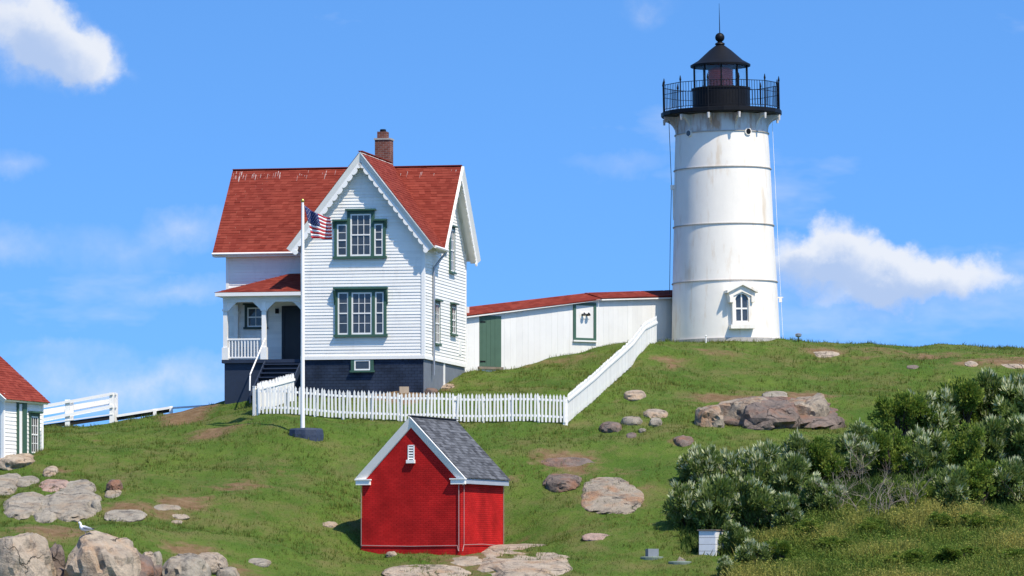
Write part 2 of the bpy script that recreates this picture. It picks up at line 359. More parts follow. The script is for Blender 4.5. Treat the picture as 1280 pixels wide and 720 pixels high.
def dryness(X, Y):
    d = np.zeros(len(X))
    for cx, cy, rx, ry, s in dry:
        q = ((X-cx)/rx)**2+((Y-cy)/ry)**2
        d = np.maximum(d, s*np.exp(-q*.9))
    return d
xs = np.concatenate([np.arange(-160, -26, 4), np.arange(-26, 26.01, .22), np.arange(30, 161, 4)])
ys = np.concatenate([np.arange(90, 160, 3), np.arange(160, 226, .24), np.arange(228, 320, 3)])
GX, GY = np.meshgrid(xs, ys); gx, gy = GX.ravel(), GY.ravel(); gz = H(gx, gy)
nx, ny = len(xs), len(ys)
idx = np.arange(nx*ny).reshape(ny, nx)
quads = np.stack([idx[:-1, :-1].ravel(), idx[:-1, 1:].ravel(), idx[1:, 1:].ravel(), idx[1:, :-1].ravel()], 1)
def np_mesh(name, V, Q, k):
    me = bpy.data.meshes.new(name); me.vertices.add(len(V)); me.vertices.foreach_set('co', np.ascontiguousarray(V, dtype=np.float32).ravel())
    me.loops.add(len(Q)*k); me.polygons.add(len(Q)); me.loops.foreach_set('vertex_index', np.ascontiguousarray(Q, dtype=np.int32).ravel())
    me.polygons.foreach_set('loop_start', np.arange(0, len(Q)*k, k, dtype=np.int32)); me.polygons.foreach_set('loop_total', np.full(len(Q), k, dtype=np.int32))
    me.update(calc_edges=True); me.validate(); return me
gm = np_mesh('ground', np.stack([gx, gy, gz], 1), quads, 4)
gm.polygons.foreach_set('use_smooth', [True]*len(gm.polygons))
at = gm.attributes.new('dry', 'FLOAT', 'POINT'); at.data.foreach_set('value', dryness(gx, gy).astype(np.float32))
def ground_mat():
    m = bpy.data.materials.new('turf'); m.use_nodes = True; nt = m.node_tree; L = nt.links.new
    b = nt.nodes['Principled BSDF']; b.inputs['Roughness'].default_value = .95; b.inputs['Specular IOR Level'].default_value = .1
    g = nt.nodes.new('ShaderNodeNewGeometry').outputs['Position']
    def nz(s, d=6, r=.65):
        n = nt.nodes.new('ShaderNodeTexNoise'); n.inputs['Scale'].default_value = s; n.inputs['Detail'].default_value = d; n.inputs['Roughness'].default_value = r
        L(g, n.inputs['Vector']); return n.outputs['Fac']
    def mr(x, a, c, lo, hi):
        n = nt.nodes.new('ShaderNodeMapRange'); n.inputs['From Min'].default_value = a; n.inputs['From Max'].default_value = c
        n.inputs['To Min'].default_value = lo; n.inputs['To Max'].default_value = hi; L(x, n.inputs['Value']); return n.outputs[0]
    def mix(f, a, c):
        n = nt.nodes.new('ShaderNodeMix'); n.data_type = 'RGBA'; L(f, n.inputs[0])
        for i, s in ((6, a), (7, c)):
            if isinstance(s, tuple): n.inputs[i].default_value = (*s, 1)
            else: L(s, n.inputs[i])
        return n.outputs[2]
    c = mix(mr(nz(.35), .35, .65, 0, 1), (.070, .132, .018), (.120, .175, .028))
    c = mix(mr(nz(1.3, 7), .45, .7, 0, .6), c, (.052, .105, .014))
    c = mix(mr(nz(6, 5), .50, .75, 0, .55), c, (.135, .150, .045))
    c = mix(mr(nz(.55, 8, .7), .47, .66, 0, .75), c, (.180, .155, .058))
    a = nt.nodes.new('ShaderNodeAttribute'); a.attribute_name = 'dry'
    ad = nt.nodes.new('ShaderNodeMath'); ad.operation = 'ADD'; L(a.outputs['Fac'], ad.inputs[0])
    L(mr(nz(1.7, 8, .7), .3, .7, -.42, .32), ad.inputs[1])
    soil = mix(mr(nz(2.5, 8), .35, .65, 0, 1), (.165, .098, .046), (.26, .175, .095))
    c = mix(mr(ad.outputs[0], .32, .80, 0, 1), c, soil)
    L(c, b.inputs['Base Color'])
    bp = nt.nodes.new('ShaderNodeBump'); bp.inputs['Distance'].default_value = .10; L(nz(9, 8, .75), bp.inputs['Height']); L(bp.outputs[0], b.inputs['Normal'])
    return m
TURF = ground_mat(); gm.materials.append(TURF)
gobj = tag(link(bpy.data.objects.new('ground', gm)), kind='structure')
sea = MB().add([(-30000,-30000,-8),(30000,-30000,-8),(30000,30000,-8),(-30000,30000,-8)], [(0,1,2,3)]).build('sea', mat('sea_water', (.012, .035, .055), .12, .3, .02, bump=.25, bscale=.25, spec=.5))
tag(sea, kind='structure')

# ---------------------------------------------------------------- shared builders
def courses(parent, origin, along, normal, z0, z1, ext, m, expo=.128, lap=.024, name='clapboard'):
    """lapped boards, one object per course; ext(z) gives the run (a, b) at height z"""
    o, a, n = Vector(origin), Vector(along), Vector(normal); z = z0; up = Vector((0, 0, 1))
    while z < z1-.01:
        zt = min(z+expo, z1); e0, e1 = ext(z), ext(zt)
        if e0 and e0[1]-e0[0] > .05:
            if not e1 or e1[1] <= e1[0]: e1 = ((e0[0]+e0[1])/2-.01, (e0[0]+e0[1])/2+.01)
            j = random.uniform(-.003, .003)
            pts = [o+a*e0[0]+up*z, o+a*e0[1]+up*z, o+a*e1[1]+up*zt, o+a*e1[0]+up*zt]
            fr = [pts[0]+n*(lap+j), pts[1]+n*(lap+j), pts[2]+n*.004, pts[3]+n*.004]
            MB().add(pts+fr, [(4,5,6,7),(0,1,5,4),(1,2,6,5),(3,0,4,7)]).build(name, m, parent)
        z += expo
def shingles(parent, ridge, along, down, normal, slope_len, ext, m, expo=.15, tab=.26, th=.024, name='shingles', streaks=0):
    """lapped roof tabs; ext(t) gives runs along the ridge at distance t below it"""
    o, a, d, n = (Vector(x) for x in (ridge, along, down, normal)); mb = MB(); rows = int(math.ceil(slope_len/expo))
    for r in range(rows):
        t0 = r*expo; t1 = min(t0+expo*1.05, slope_len+.01)
        for lo0, hi0, lo1, hi1 in ext(t0, t1):
            w = max(hi0-lo0, hi1-lo1)
            if w < .02: continue
            cuts = [0.0]; s = random.uniform(.05, tab)
            while s < w-.04: cuts.append(s); s += tab
            cuts.append(w)
            for c0, c1 in zip(cuts[:-1], cuts[1:]):
                f0, f1 = c0/w, c1/w
                def P(f, t, lo, hi, h): return o+a*(lo+(hi-lo)*f)+d*t+n*h
                h = th+random.uniform(-.006, .006)
                p = [P(f0,t0,lo0,hi0,.014), P(f1,t0,lo0,hi0,.014), P(f1,t1,lo1,hi1,h), P(f0,t1,lo1,hi1,h),
                     P(f1,t1,lo1,hi1,0), P(f0,t1,lo1,hi1,0)]
                mb.add(p, [(0,1,2,3),(3,2,4,5)], random.random())
    return tag(mb.build(name, m, parent), kind='stuff')
def sash(parent, x0, x1, z0, z1, cols, rows, y=-.035, fr=.05, m=None, split=True):
    """white sash frame with muntins; each pane its own piece behind it"""
    m = m or TRIM; mb = MB(); yf, yb = y-.02, y+.02
    mb.box(x0, x0+fr, yf, yb, z0, z1); mb.box(x1-fr, x1, yf, yb, z0, z1)
    mb.box(x0+fr, x1-fr, yf, yb, z0, z0+fr*1.2); mb.box(x0+fr, x1-fr, yf, yb, z1-fr, z1)
    ix0, ix1, iz0, iz1 = x0+fr, x1-fr, z0+fr*1.2, z1-fr
    zm = (iz0+iz1)/2; halves = [(iz0, zm-.02), (zm+.02, iz1)] if split else [(iz0, iz1)]
    if split: mb.box(ix0, ix1, yf-.008, yb, zm-.025, zm+.025)
    mt = .011
    s = None; panes = []
    for a, b in halves:
        for c in range(cols):
            xa = ix0+(ix1-ix0)*c/cols; xb = ix0+(ix1-ix0)*(c+1)/cols
            if c: mb.box(xa-mt, xa+mt, yf+.006, yb, a, b)
            for r in range(rows):
                za = a+(b-a)*r/rows; zb = a+(b-a)*(r+1)/rows
                if r and c == 0: mb.box(ix0, ix1, yf+.009, yb-.003, za-mt, za+mt)
                panes.append((xa, xb, za, zb))
    s = mb.build('sash', m, parent)
    for xa, xb, za, zb in panes:
        MB().box(xa+.003, xb-.003, y+.004, y+.012, za+.003, zb-.003).build('pane', GLASS, parent)
    return s
def window(parent, loc, rz, w, h, cols=2, rows=2, cas=.11, m=None, hood=True, split=True, label=None, proud=.07):
    """a window part: casing with sill and hood; sash and panes are its pieces (local -y faces out, z from sill)"""
    m = m or GREEN; mb = MB()
    mb.box(-w/2-cas, -w/2, -proud, 0, 0, h); mb.box(w/2, w/2+cas, -proud, 0, 0, h)
    mb.box(-w/2-cas, w/2+cas, -proud-.002, 0, h, h+cas); mb.box(-w/2-cas-.04, w/2+cas+.04, -proud-.06, 0, -.08, 0)
    mb.box(-w/2, w/2, .0, .02, 0, h)
    if hood: mb.box(-w/2-cas-.05, w/2+cas+.05, -proud-.11, 0, h+cas, h+cas+.06)
    o = mb.build('window', m, parent, loc=loc, rz=rz)
    if label: o['label'] = label
    sash(o, -w/2, w/2, 0, h, cols, rows, split=split)
    return o
def barge(parent, apex, foot, y, width=.20, scal=.11, pitch=.35, thick=.05, m=None):
    """slanted rake moulding plus a scalloped hanging board below it (in the local x-z plane at depth y)"""
    m = m or TRIM
    a, f = Vector((apex[0], 0, apex[1])), Vector((foot[0], 0, foot[1])); d = (f-a); Ln = d.length; d.normalize()
    inn = Vector((-d.z, 0, d.x));
    if inn.z > 0: inn = -inn
    Y = Vector((0, 1, 0))
    cut = lambda w: abs(d.x)/abs(d.z)*w if abs(d.z) > 1e-3 else 0   # mitre at the apex so the two rakes meet
    mb = MB(); k = w = width
    # mitre: inner edge starts further down the slope
    mi = lambda w: w*abs(inn.x)/max(1e-4, abs(d.x))
    p = [a+Y*(y-.12), f+Y*(y-.12), f+inn*w+Y*(y-.01), a+inn*w+d*mi(w)+Y*(y-.01)]
    q = [a+Y*(y+.02), f+Y*(y+.02), f+inn*w+Y*(y+.02), a+inn*w+d*mi(w)+Y*(y+.02)]
    mb.add(p+q, [(0,1,2,3),(7,6,5,4),(0,4,5,1),(1,5,6,2),(2,6,7,3),(3,7,4,0)])
    fix_normals(mb.build('rake_moulding', m, parent))
    if scal <= 0: return
    mb = MB(); N = max(2, int(round(Ln/pitch))); ns = N*10; fr = []; 
    for i in range(ns+1):
        t = i/ns; s = (t*N) % 1.0; hang = .07+scal*math.sqrt(max(0, 1-(2*s-1)**2))
        base = a+d*(mi(w)+(Ln-mi(w)-.02)*t)+inn*(w-.01)
        low = a+d*(mi(w)+(Ln-mi(w)-.02)*t)+inn*(w+hang) if i else a+d*mi(w+hang)+inn*(w+hang)
        fr.append((base, low))
    for i in range(ns):
        b0, l0 = fr[i]; b1, l1 = fr[i+1]
        P = [x+Y*(y-.015) for x in (b0, b1, l1, l0)]+[x+Y*(y+.025) for x in (b0, b1, l1, l0)]
        mb.add(P, [(0,1,2,3),(7,6,5,4),(3,2,6,7)])
    # drop pendant at the foot
    c = f-d*.10+inn*(w+.16); mb.tube([c+Y*(y-.03), c+Y*(y+.03)], .10, 12)
    fix_normals(mb.build('scalloped_bargeboard', m, parent))

# ================================================================ keeper's house
house = thing('keeper_house', 'white clapboard keeper\'s house with steep red gable roofs and scalloped trim', 'house', (H0.x, H0.y, 0), -PSI)
ZS, ZE, ZR = 9.87, 14.25, 17.92        # siding base, eave line, ridge (absolute heights)
ZG = 7.4
WW, WP, MW, ML = 5.1, 2.1, 8.8, 7.72   # wing width, wing projection, main width, back wall
ZRW = ZR+.17; XC, YC = -WW/2, (WP+ML)/2              # wing ridge x, main ridge y
OV = .48; TP = (ZRW-ZE)/(WW/2+OV)       # overhang, pitch
def zroof_x(x): return ZRW-abs(x-XC)*TP
TPm = (ZR-ZE)/((ML-WP)/2+.38)
def zroof_y(y): return ZR-abs(y-YC)*TPm
# solid wall cores, a little behind the boards
wall = MB()
zt = zroof_x(0)-.10
wing = MB().prism([(-WW,0,ZS-.02),(0,0,ZS-.02),(0,0,zt),(XC,0,ZRW-.14),(-WW,0,zt)], (0, YC, 0)).build('wall', WHITE, house); fix_normals(wing)
zm = zroof_y(WP)-.10
mainw = MB().prism([(0,WP+.01,ZS-.02),(0,ML,ZS-.02),(0,ML,zm),(0,YC,ZR-.14),(0,WP+.01,zm)], (-MW, 0, 0)).build('wall', WHITE, house); fix_normals(mainw)
def gx_ext(z):
    if z <= zt: return (0, WW)
    h = (ZRW-.14-z)/TP
    return (WW/2-h, WW/2+h) if h > .03 else None
courses(wing, (-WW,-.002,0), (1,0,0), (0,-1,0), ZS, ZRW-.2, gx_ext, WHITE)
def gy_ext(z):
    if z <= zm: return (-WP if False else 0, ML)
    h = (ZR-.14-z)/TPm
    lo = max(YC-h, 0) if z > zt else 0
    return (lo if z > zt else 0, YC+h) if h > .03 else None
courses(mainw, (.002,0,0), (0,1,0), (1,0,0), ZS, ZR-.2, gy_ext, WHITE)
courses(mainw, (-MW,WP-.002,0), (1,0,0), (0,-1,0), ZS, zm, lambda z: (0, MW-WW), WHITE)
for bx in ((-WW-.012, -WW+.10, -.044, .078, ZS, zt), (-.10, -.021, -.044, .078, ZS, zt), (-.02, .042, -.046, .11, ZS-.001, zt-.001), (-.03, .04, ML-.10, ML+.03, ZS, zm), (-MW-.03, -MW+.09, WP-.042, WP+.1, ZS, zm)):
    MB().box(*bx).build('corner_board', TRIM, house)
MB().box(-WW-.02, .045, -.06, -.002, ZS-.14, ZS+.0).build('water_table', TRIM, house); MB().box(-.004, .055, -.058, ML+.02, ZS-.142, ZS+.002).build('water_table', TRIM, house)
# foundation
fd = MB(); fd.box(-WW+.03, -.03, .03, YC, ZG, ZS-.02); fd.build('foundation', NAVYBRICK, house)
MB().box(-.06, -.022, .04, ML-.04, ZG, ZS-.03).build('foundation', GREYBASE, house)
MB().box(-MW+.03, -WW, WP+.03, ML-.03, ZG, ZS-.02).build('foundation', NAVYBRICK, house)
MB().box(-WW, -.07, YC, ML-.04, ZG, ZS-.02).build('foundation', GREYBASE, house)
MB().box(-.021, .005, 3.6, 3.85, ZG, ZS-.14).build('cellar_door', TRIM, house)
# roofs: slabs + shingles
def slab(name, ridge0, ridge1, eave1, eave0, m, th=.12):
    P = [Vector(x) for x in (ridge0, ridge1, eave1, eave0)]; n = (P[1]-P[0]).cross(P[3]-P[0]).normalized()
    if n.z < 0: n = -n
    o = MB().prism(P, -n*th).build(name, m, house); fix_normals(o); return o, n
XL, XR = -MW-.5, .47; YF, YB = WP-.38, ML+.38
rfm, nf = slab('roof', (XL,YC,ZR), (XR,YC,ZR), (XR,YF,ZE), (XL,YF,ZE), TRIM)
rbm, nb_ = slab('roof', (XL,YC,ZR), (XR,YC,ZR), (XR,YB,ZE), (XL,YB,ZE), TRIM)
YW = -.36; WHX = WW/2+OV
rl, nl = slab('roof', (XC,YW,ZRW+.01), (XC,YC,ZRW+.01), (XC-WHX,YF+.1,ZE+.01), (XC-WHX,YW,ZE+.01), TRIM)
rr, nr = slab('roof', (XC,YW,ZRW+.01), (XC,YC,ZRW+.01), (XC+WHX,YF+.1,ZE+.01), (XC+WHX,YW,ZE+.01), TRIM)
HYm = (ML-WP)/2+.38; SLm = math.hypot(HYm, ZR-ZE); SLw = math.hypot(WHX, ZRW-ZE)
dm = Vector((0,-HYm,ZE-ZR)).normalized(); dw = Vector((WHX,0,ZE-ZRW)).normalized()
def ext_main(t0, t1):                     # main front slope minus what the wing roof covers
    r = []
    a0 = (t0*-dm.z+.17)/TP; a1 = (t1*-dm.z+.17)/TP     # wing half width at this height
    r.append((XL, max(XL, XC-a0), XL, max(XL, XC-a1)))
    if XC+a0 < XR: r.append((XC+a0, XR, min(XR, XC+a1), XR))
    return r
shingles(rfm, (0,YC,ZR), (1,0,0), dm, nf, SLm+.03, ext_main, ROOFRED)
shingles(rbm, (0,YC,ZR), (1,0,0), (0,-dm.y,dm.z), nb_, SLm+.03, lambda t0, t1: [(XL,XR,XL,XR)], ROOFRED, expo=.3, tab=.9)
def ext_wing(t0, t1):
    y0 = min(YC, YC-(t0*-dw.z-.17)/TPm); y1 = min(YC, YC-(t1*-dw.z-.17)/TPm)
    return [(YW-.03, y0, YW-.03, y1)]
shingles(rl, (XC,0,ZRW+.01), (0,1,0), (-dw.x,0,dw.z), nl, SLw+.03, ext_wing, ROOFRED)
shingles(rr, (XC,0,ZRW+.01), (0,1,0), dw, nr, SLw+.03, ext_wing, ROOFRED)
rc = MB()
rc.beam((XL,YC,ZR+.018), (XR,YC,ZR+.018), .20, .03); rc.beam((XC,YW-.03,ZRW+.028), (XC,YC,ZRW+.028), .18, .03); rc.t = [.6]*len(rc.f); rc.build('ridge_cap', ROOFRED, house)
# rakes
barge(house, (XC, ZRW-.03), (XC-WHX-.02, ZE-.03), YW); barge(house, (XC, ZRW-.03), (XC+WHX+.02, ZE-.03), YW)
# right gable rakes stand in the y-z plane: build them under a turned carrier mesh (the gable soffit)
sof = MB().prism([(0,0,ZR-.2),(HYm-.1,0,ZE-.06),(HYm-.1,0,ZE-.16),(0,0,ZR-.3),(-HYm+.1,0,ZE-.16),(-HYm+.1,0,ZE-.06)], (0,.3,0)).build('gable_soffit', TRIM, house, loc=(XR-.02, YC, 0), rz=R(90)); fix_normals(sof)
barge(sof, (0, ZR-.03), (-HYm-.02, ZE-.03), 0); barge(sof, (0, ZR-.03), (HYm+.02, ZE-.03), 0)
sof2 = MB().prism([(0,0,ZR-.2),(HYm-.1,0,ZE-.06),(HYm-.1,0,ZE-.16),(0,0,ZR-.3),(-HYm+.1,0,ZE-.16),(-HYm+.1,0,ZE-.06)], (0,.3,0)).build('gable_soffit', TRIM, house, loc=(XL+.02, YC, 0), rz=R(-90)); fix_normals(sof2)
# eaves: soffit boxes and gutters
g = MB(); g.box(XL, XC-WHX+.3, YF-.03, YF+.03, ZE-.17, ZE-.01); g.box(XL, -WW, YF+.03, WP, ZE-.17, ZE-.12); g.build('fascia', TRIM, house)
g = MB(); g.tube([(XL,YF-.09,ZE-.06),(XC-WHX+.25,YF-.09,ZE-.06)], .055, 8); g.build('gutter', TRIM, house)
g = MB(); g.tube([(XC+WHX+.06,YW+.05,ZE-.03),(XC+WHX+.06,YF+.25,ZE-.03)], .06, 8); g.build('gutter', TRIM, house)
g = MB(); g.tube([(XC+WHX+.02,1.9,ZE-.1),(.33,1.75,ZE-.35),(.10,1.45,ZE-.75),(.085,1.42,ZE-1.0),(.085,1.42,ZE-2.8),(.085,1.42,ZS-.75)], .05, 8); g.build('downspout', GALV, house, smooth=True)
# chimney
ch = MB().box(-3.2, -2.56, YC-.1, YC+.5, ZR-.6, 19.05).build('chimney', CHIMBRICK, house)
MB().box(-3.23, -2.53, YC-.13, YC+.53, 19.05, 19.12).build('cap', mat('mortar_cap', (.38, .35, .31), .9, .2, 5), ch)
MB().box(-3.12, -2.72, YC-.02, YC+.4, 19.12, 19.40).build('flue_pot', CHIMBRICK, ch)
f_ = MB().lathe([(.12,0),(.13,.03),(.13,.09),(.10,.11)], 12).build('flue_cowl', IRON, ch); f_.location = (-2.92, YC+.18, 19.40)
MB().box(-3.25, -2.5, YC-.14, YC+.3, ZR-.5, ZR+.10).build('flashing', GALV, ch)
# triple windows of the front gable
def hpx(u, v): # house-local x, z on the front wall plane (y=0)
    dx, dy = math.cos(PSI), -math.sin(PSI); k = (u-640)/F
    x = (k*H0.y-H0.x)/(dx-k*dy); Y = H0.y+x*dy
    return x, (VH-v)/F*Y
def triple(u0, u1, vt, vb, cu0, cu1, raised):
    x0, zt_ = hpx(u0, vt); x1, zb = hpx(u1, vb); c0, _ = hpx(cu0, vt); c1, _ = hpx(cu1, vt); cs = .13
    xc = (c0+c1)/2; mb = MB(); P = -.08; lw = x0-xc; rw = x1-xc; cl = c0-xc; cr = c1-xc; h = zt_-zb
    hs = h-(.42 if raised else 0)      # side lights lower than the centre
    mb.box(lw, lw+.11, P, 0, .1, hs); mb.box(rw-.11, rw, P, 0, .1, hs)
    mb.box(cl-cs, cl, P-.012, 0, .1, h); mb.box(cr, cr+cs, P-.012, 0, .1, h)
    mb.box(cl, cr, P-.012, 0, h-cs, h-.001)
    mb.box(lw+.11, cl-cs, P, 0, hs-.12, hs); mb.box(cr+cs, rw-.11, P, 0, hs-.12, hs)
    mb.box(lw-.05, rw+.05, P-.07, 0, 0, .1)
    mb.box(lw+.05, rw-.05, -.004, .02, .1, hs-.02); mb.box(cl-.05, cr+.05, -.006, .018, .1, h-.02)
    if raised:
        mb.box(cl-cs-.06, cr+cs+.06, P-.13, 0, h, h+.07); mb.box(lw-.06, cl-cs, P-.12, 0, hs, hs+.07); mb.box(cr+cs, rw+.06, P-.12, 0, hs, hs+.07)
    else: mb.box(lw-.06, rw+.06, P-.13, 0, h, h+.08)
    for s in (lw-.05, rw-.03): mb.prism([(s,-.24,hs-.05),(s,-.002,hs-.05),(s,-.002,hs-.62),(s,-.05,hs-.62)] if not raised else [(s,-.2,hs+.0),(s,-.002,hs+.0),(s,-.002,hs-.3),(s,-.05,hs-.3)], (.08,0,0))
    o = mb.build('window', GREEN, house, loc=(xc, -.012, zb)); fix_normals(o)
    sash(o, cl, cr, .1, h-cs, 3, 2, y=-.05, fr=.06); sash(o, lw+.11, cl-cs, .1, hs-.12, 1, 2, y=-.045, fr=.055); sash(o, cr+cs, rw-.11, .1, hs-.12, 1, 2, y=-.045, fr=.055)
    return o
triple(418.5, 482.5, 264, 323, 438.5, 464.5, True); triple(419.5, 483.5, 362, 421, 440, 465.5, False)
x, z = hpx(453, 463); window(house, (x, .02, z), 0, .66, .42, 1, 1, cas=.14, hood=False, split=False, proud=.06)
# side windows (right wall)
window(house, (.012, 2.15, 10.45), R(90), .80, 1.62, 2, 2, cas=.10); window(house, (.012, 5.2, 11.0), R(90), .72, 1.12, 2, 2, cas=.10)
window(house, (.012, 4.95, 13.55), R(90), .72, 1.75, 2, 2, cas=.10)
MB().box(.0, .045, 6.35, 6.75, 10.2, 10.75).build('wall_vent', TRIM, house)
# porch in the corner
PX0, PX1, PY0, PY1 = -8.46, -WW-.02, .25, WP; ZD = 9.78
MB().box(PX0+.05, PX1, PY0+.06, PY1, ZG, ZD-.10).build('porch_base', NAVY, house)
MB().box(PX0-.04, PX1, PY0-.06, PY1, ZD-.14, ZD).build('porch_deck', NAVY, house)
for k in range(4): MB().box(PX0+.049-.02, PX0+.05, PY0+.2+k*.45, PY0+.24+k*.45, ZG, ZD-.15).build('batten', NAVY, house)
zb_, zp0, zp1 = 12.12, 12.50, 13.36
pr = MB().prism([(PX0-.22,PY0-.3,zp0),(PX1,PY0-.3,zp0),(PX1,PY1-.04,zp1),(PX0+2.35,PY1-.04,zp1)], (0,0,-.10)).build('porch_roof', ROOFRED, house); fix_normals(pr)
pl_ = MB().prism([(PX0-.22,PY0-.3,zp0),(PX0+2.35,PY1-.04,zp1),(PX0-.22,PY1-.04,zp0)], (0,0,-.10)).build('porch_roof', ROOFRED, house); fix_normals(pl_)
dP = Vector((0,-(PY1-.04-PY0+.3),zp0-zp1)); lP = dP.length; dP.normalize(); nP = Vector((0,dP.z,-dP.y)); nP = nP if nP.z > 0 else -nP
shingles(pr, (PX0,PY1-.04,zp1+.004), (1,0,0), dP, nP, lP+.03, lambda t0, t1: [(2.35-2.57*t0/lP, PX1-PX0, 2.35-2.57*t1/lP, PX1-PX0)], ROOFRED, th=.024)
pb = MB(); pb.box(PX0-.24, PX1, PY0-.34, PY0-.28, zp0-.15, zp0-.005); pb.box(PX0-.24, PX0-.19, PY0-.28, PY1-.05, zp0-.15, zp0-.005)
pb.box(PX0, PX1, PY0-.02, PY0+.12, zb_, zp0-.14); pb.box(PX0, PX0+.14, PY0+.12, PY1-.05, zb_, zp0-.14); pb.box(PX0-.18, PX1, PY0-.26, PY1-.05, zp0-.16, zp0-.135); pb.build('porch_beam', TRIM, house)
PC = [PX0+.10, PX0+1.72]
def post(x, y, z0, z1, s=.17):
    mb = MB(); mb.box(x-s/2, x+s/2, y-s/2, y+s/2, z0, z1); mb.box(x-s*.75, x+s*.75, y-s*.75, y+s*.75, z0, z0+.5); mb.box(x-s*.7, x+s*.7, y-s*.7, y+s*.7, z1-.36, z1-.28); return mb.build('porch_post', TRIM, house)
for x in PC: post(x, PY0+.06, ZD, zb_)
post(PX0+.10, PY1-.14, ZD, zb_)
def bracket(x, s):
    pts = [(x,PY0+.02,zb_)]+[(x+s*.58*(1-math.cos(a))+0, PY0+.02, zb_-.62+.62*math.sin(a)) for a in np.linspace(0, math.pi/2, 9)]
    pts = [(x,PY0+.02,zb_-.42)]+[(x+s*.40*t, PY0+.02, zb_-.42+.42*(t**.8)) for t in np.linspace(.04, 1, 9)]+[(x,PY0+.02,zb_)]
    fix_normals(MB().prism(pts, (0,.07,0)).build('porch_bracket', TRIM, house))
for x, s in ((PC[0]+.08,1),(PC[1]-.08,-1),(PC[1]+.08,1),(PX1-.02,-1)): bracket(x, s)
rb = MB(); rb.box(PC[0]+.08, PC[1]-.08, PY0+.03, PY0+.10, ZD+.80, ZD+.87); rb.box(PC[0]+.08, PC[1]-.08, PY0+.035, PY0+.095, ZD+.06, ZD+.12)
rb.box(PC[0]-.03, PC[0]+.03, PY0+.1, PY1-.2, ZD+.80, ZD+.87); rb.box(PC[0]-.025, PC[0]+.025, PY0+.1, PY1-.2, ZD+.06, ZD+.12); rail = rb.build('porch_rail', TRIM, house)
for k in range(11):
    x = PC[0]+.15+k*.132; MB().box(x-.025, x+.025, PY0+.045, PY0+.085, ZD+.12, ZD+.80).build('baluster', TRIM, rail)
for k in range(9):
    y = PY0+.25+k*.16; MB().box(PC[0]-.02, PC[0]+.02, y-.025, y+.025, ZD+.12, ZD+.80).build('baluster', TRIM, rail)
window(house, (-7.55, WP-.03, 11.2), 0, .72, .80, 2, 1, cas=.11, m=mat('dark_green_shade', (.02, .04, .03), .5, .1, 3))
dr = MB().box(-6.35, -5.35, WP-.06, WP-.02, ZD, ZD+2.15).build('door', DARKDOOR, house)
k_ = MB(); k_.box(-6.45,-6.35,WP-.09,WP-.02,ZD,ZD+2.25); k_.box(-5.35,-5.25,WP-.09,WP-.02,ZD,ZD+2.25); k_.box(-6.45,-5.25,WP-.092,WP-.02,ZD+2.15,ZD+2.27); k_.build('frame', DARKDOOR, dr)
MB().tube([(-5.45,WP-.09,ZD+1.0),(-5.45,WP-.16,ZD+1.0)], .035, 8).build('door_knob', BRASS, dr)
MB().box(-6.72, -6.58, WP-.12, WP-.03, 11.75, 11.95).build('porch_lamp', IRON, house)
st = MB(); NS = 8
for k in range(NS):
    z = ZD-.19*(k+1); y0 = PY0-.06-.29*(k+1)
    tr = MB().box(PC[1]+.08, PX1-.05, y0, y0+.32, z-.05, z).build('stair_tread', NAVY, house)
    MB().box(PC[1]+.10, PX1-.07, y0+.27, y0+.30, z-.19, z-.05).build('riser', NAVY, tr)
y0 = PY0-.06; ye = PY0-.06-.29*NS
for x in (PC[1]+.04, PX1-.06):
    fix_normals(MB().prism([(x,y0,ZD-.05),(x,ye,ZD-.19*NS),(x,ye,ZD-.19*NS-.35),(x,y0,ZD-.42)], (.05,0,0)).build('stringer', NAVY, house))
hr = MB(); hr.tube([(PC[1]+.05,PY0+.02,ZD+.86),(PC[1]+.05,ye+.05,ZD-.19*NS+.80),(PC[1]+.05,ye-.02,ZD-.19*NS+.15)], .032, 8); hr.build('handrail', TRIM, house, smooth=True)
MB().tube([(PC[1]+.05,ye+.05,ZD-.19*NS+.8),(PC[1]+.05,ye+.05,7.9)], .03, 8).build('newel_post', NAVY, house)

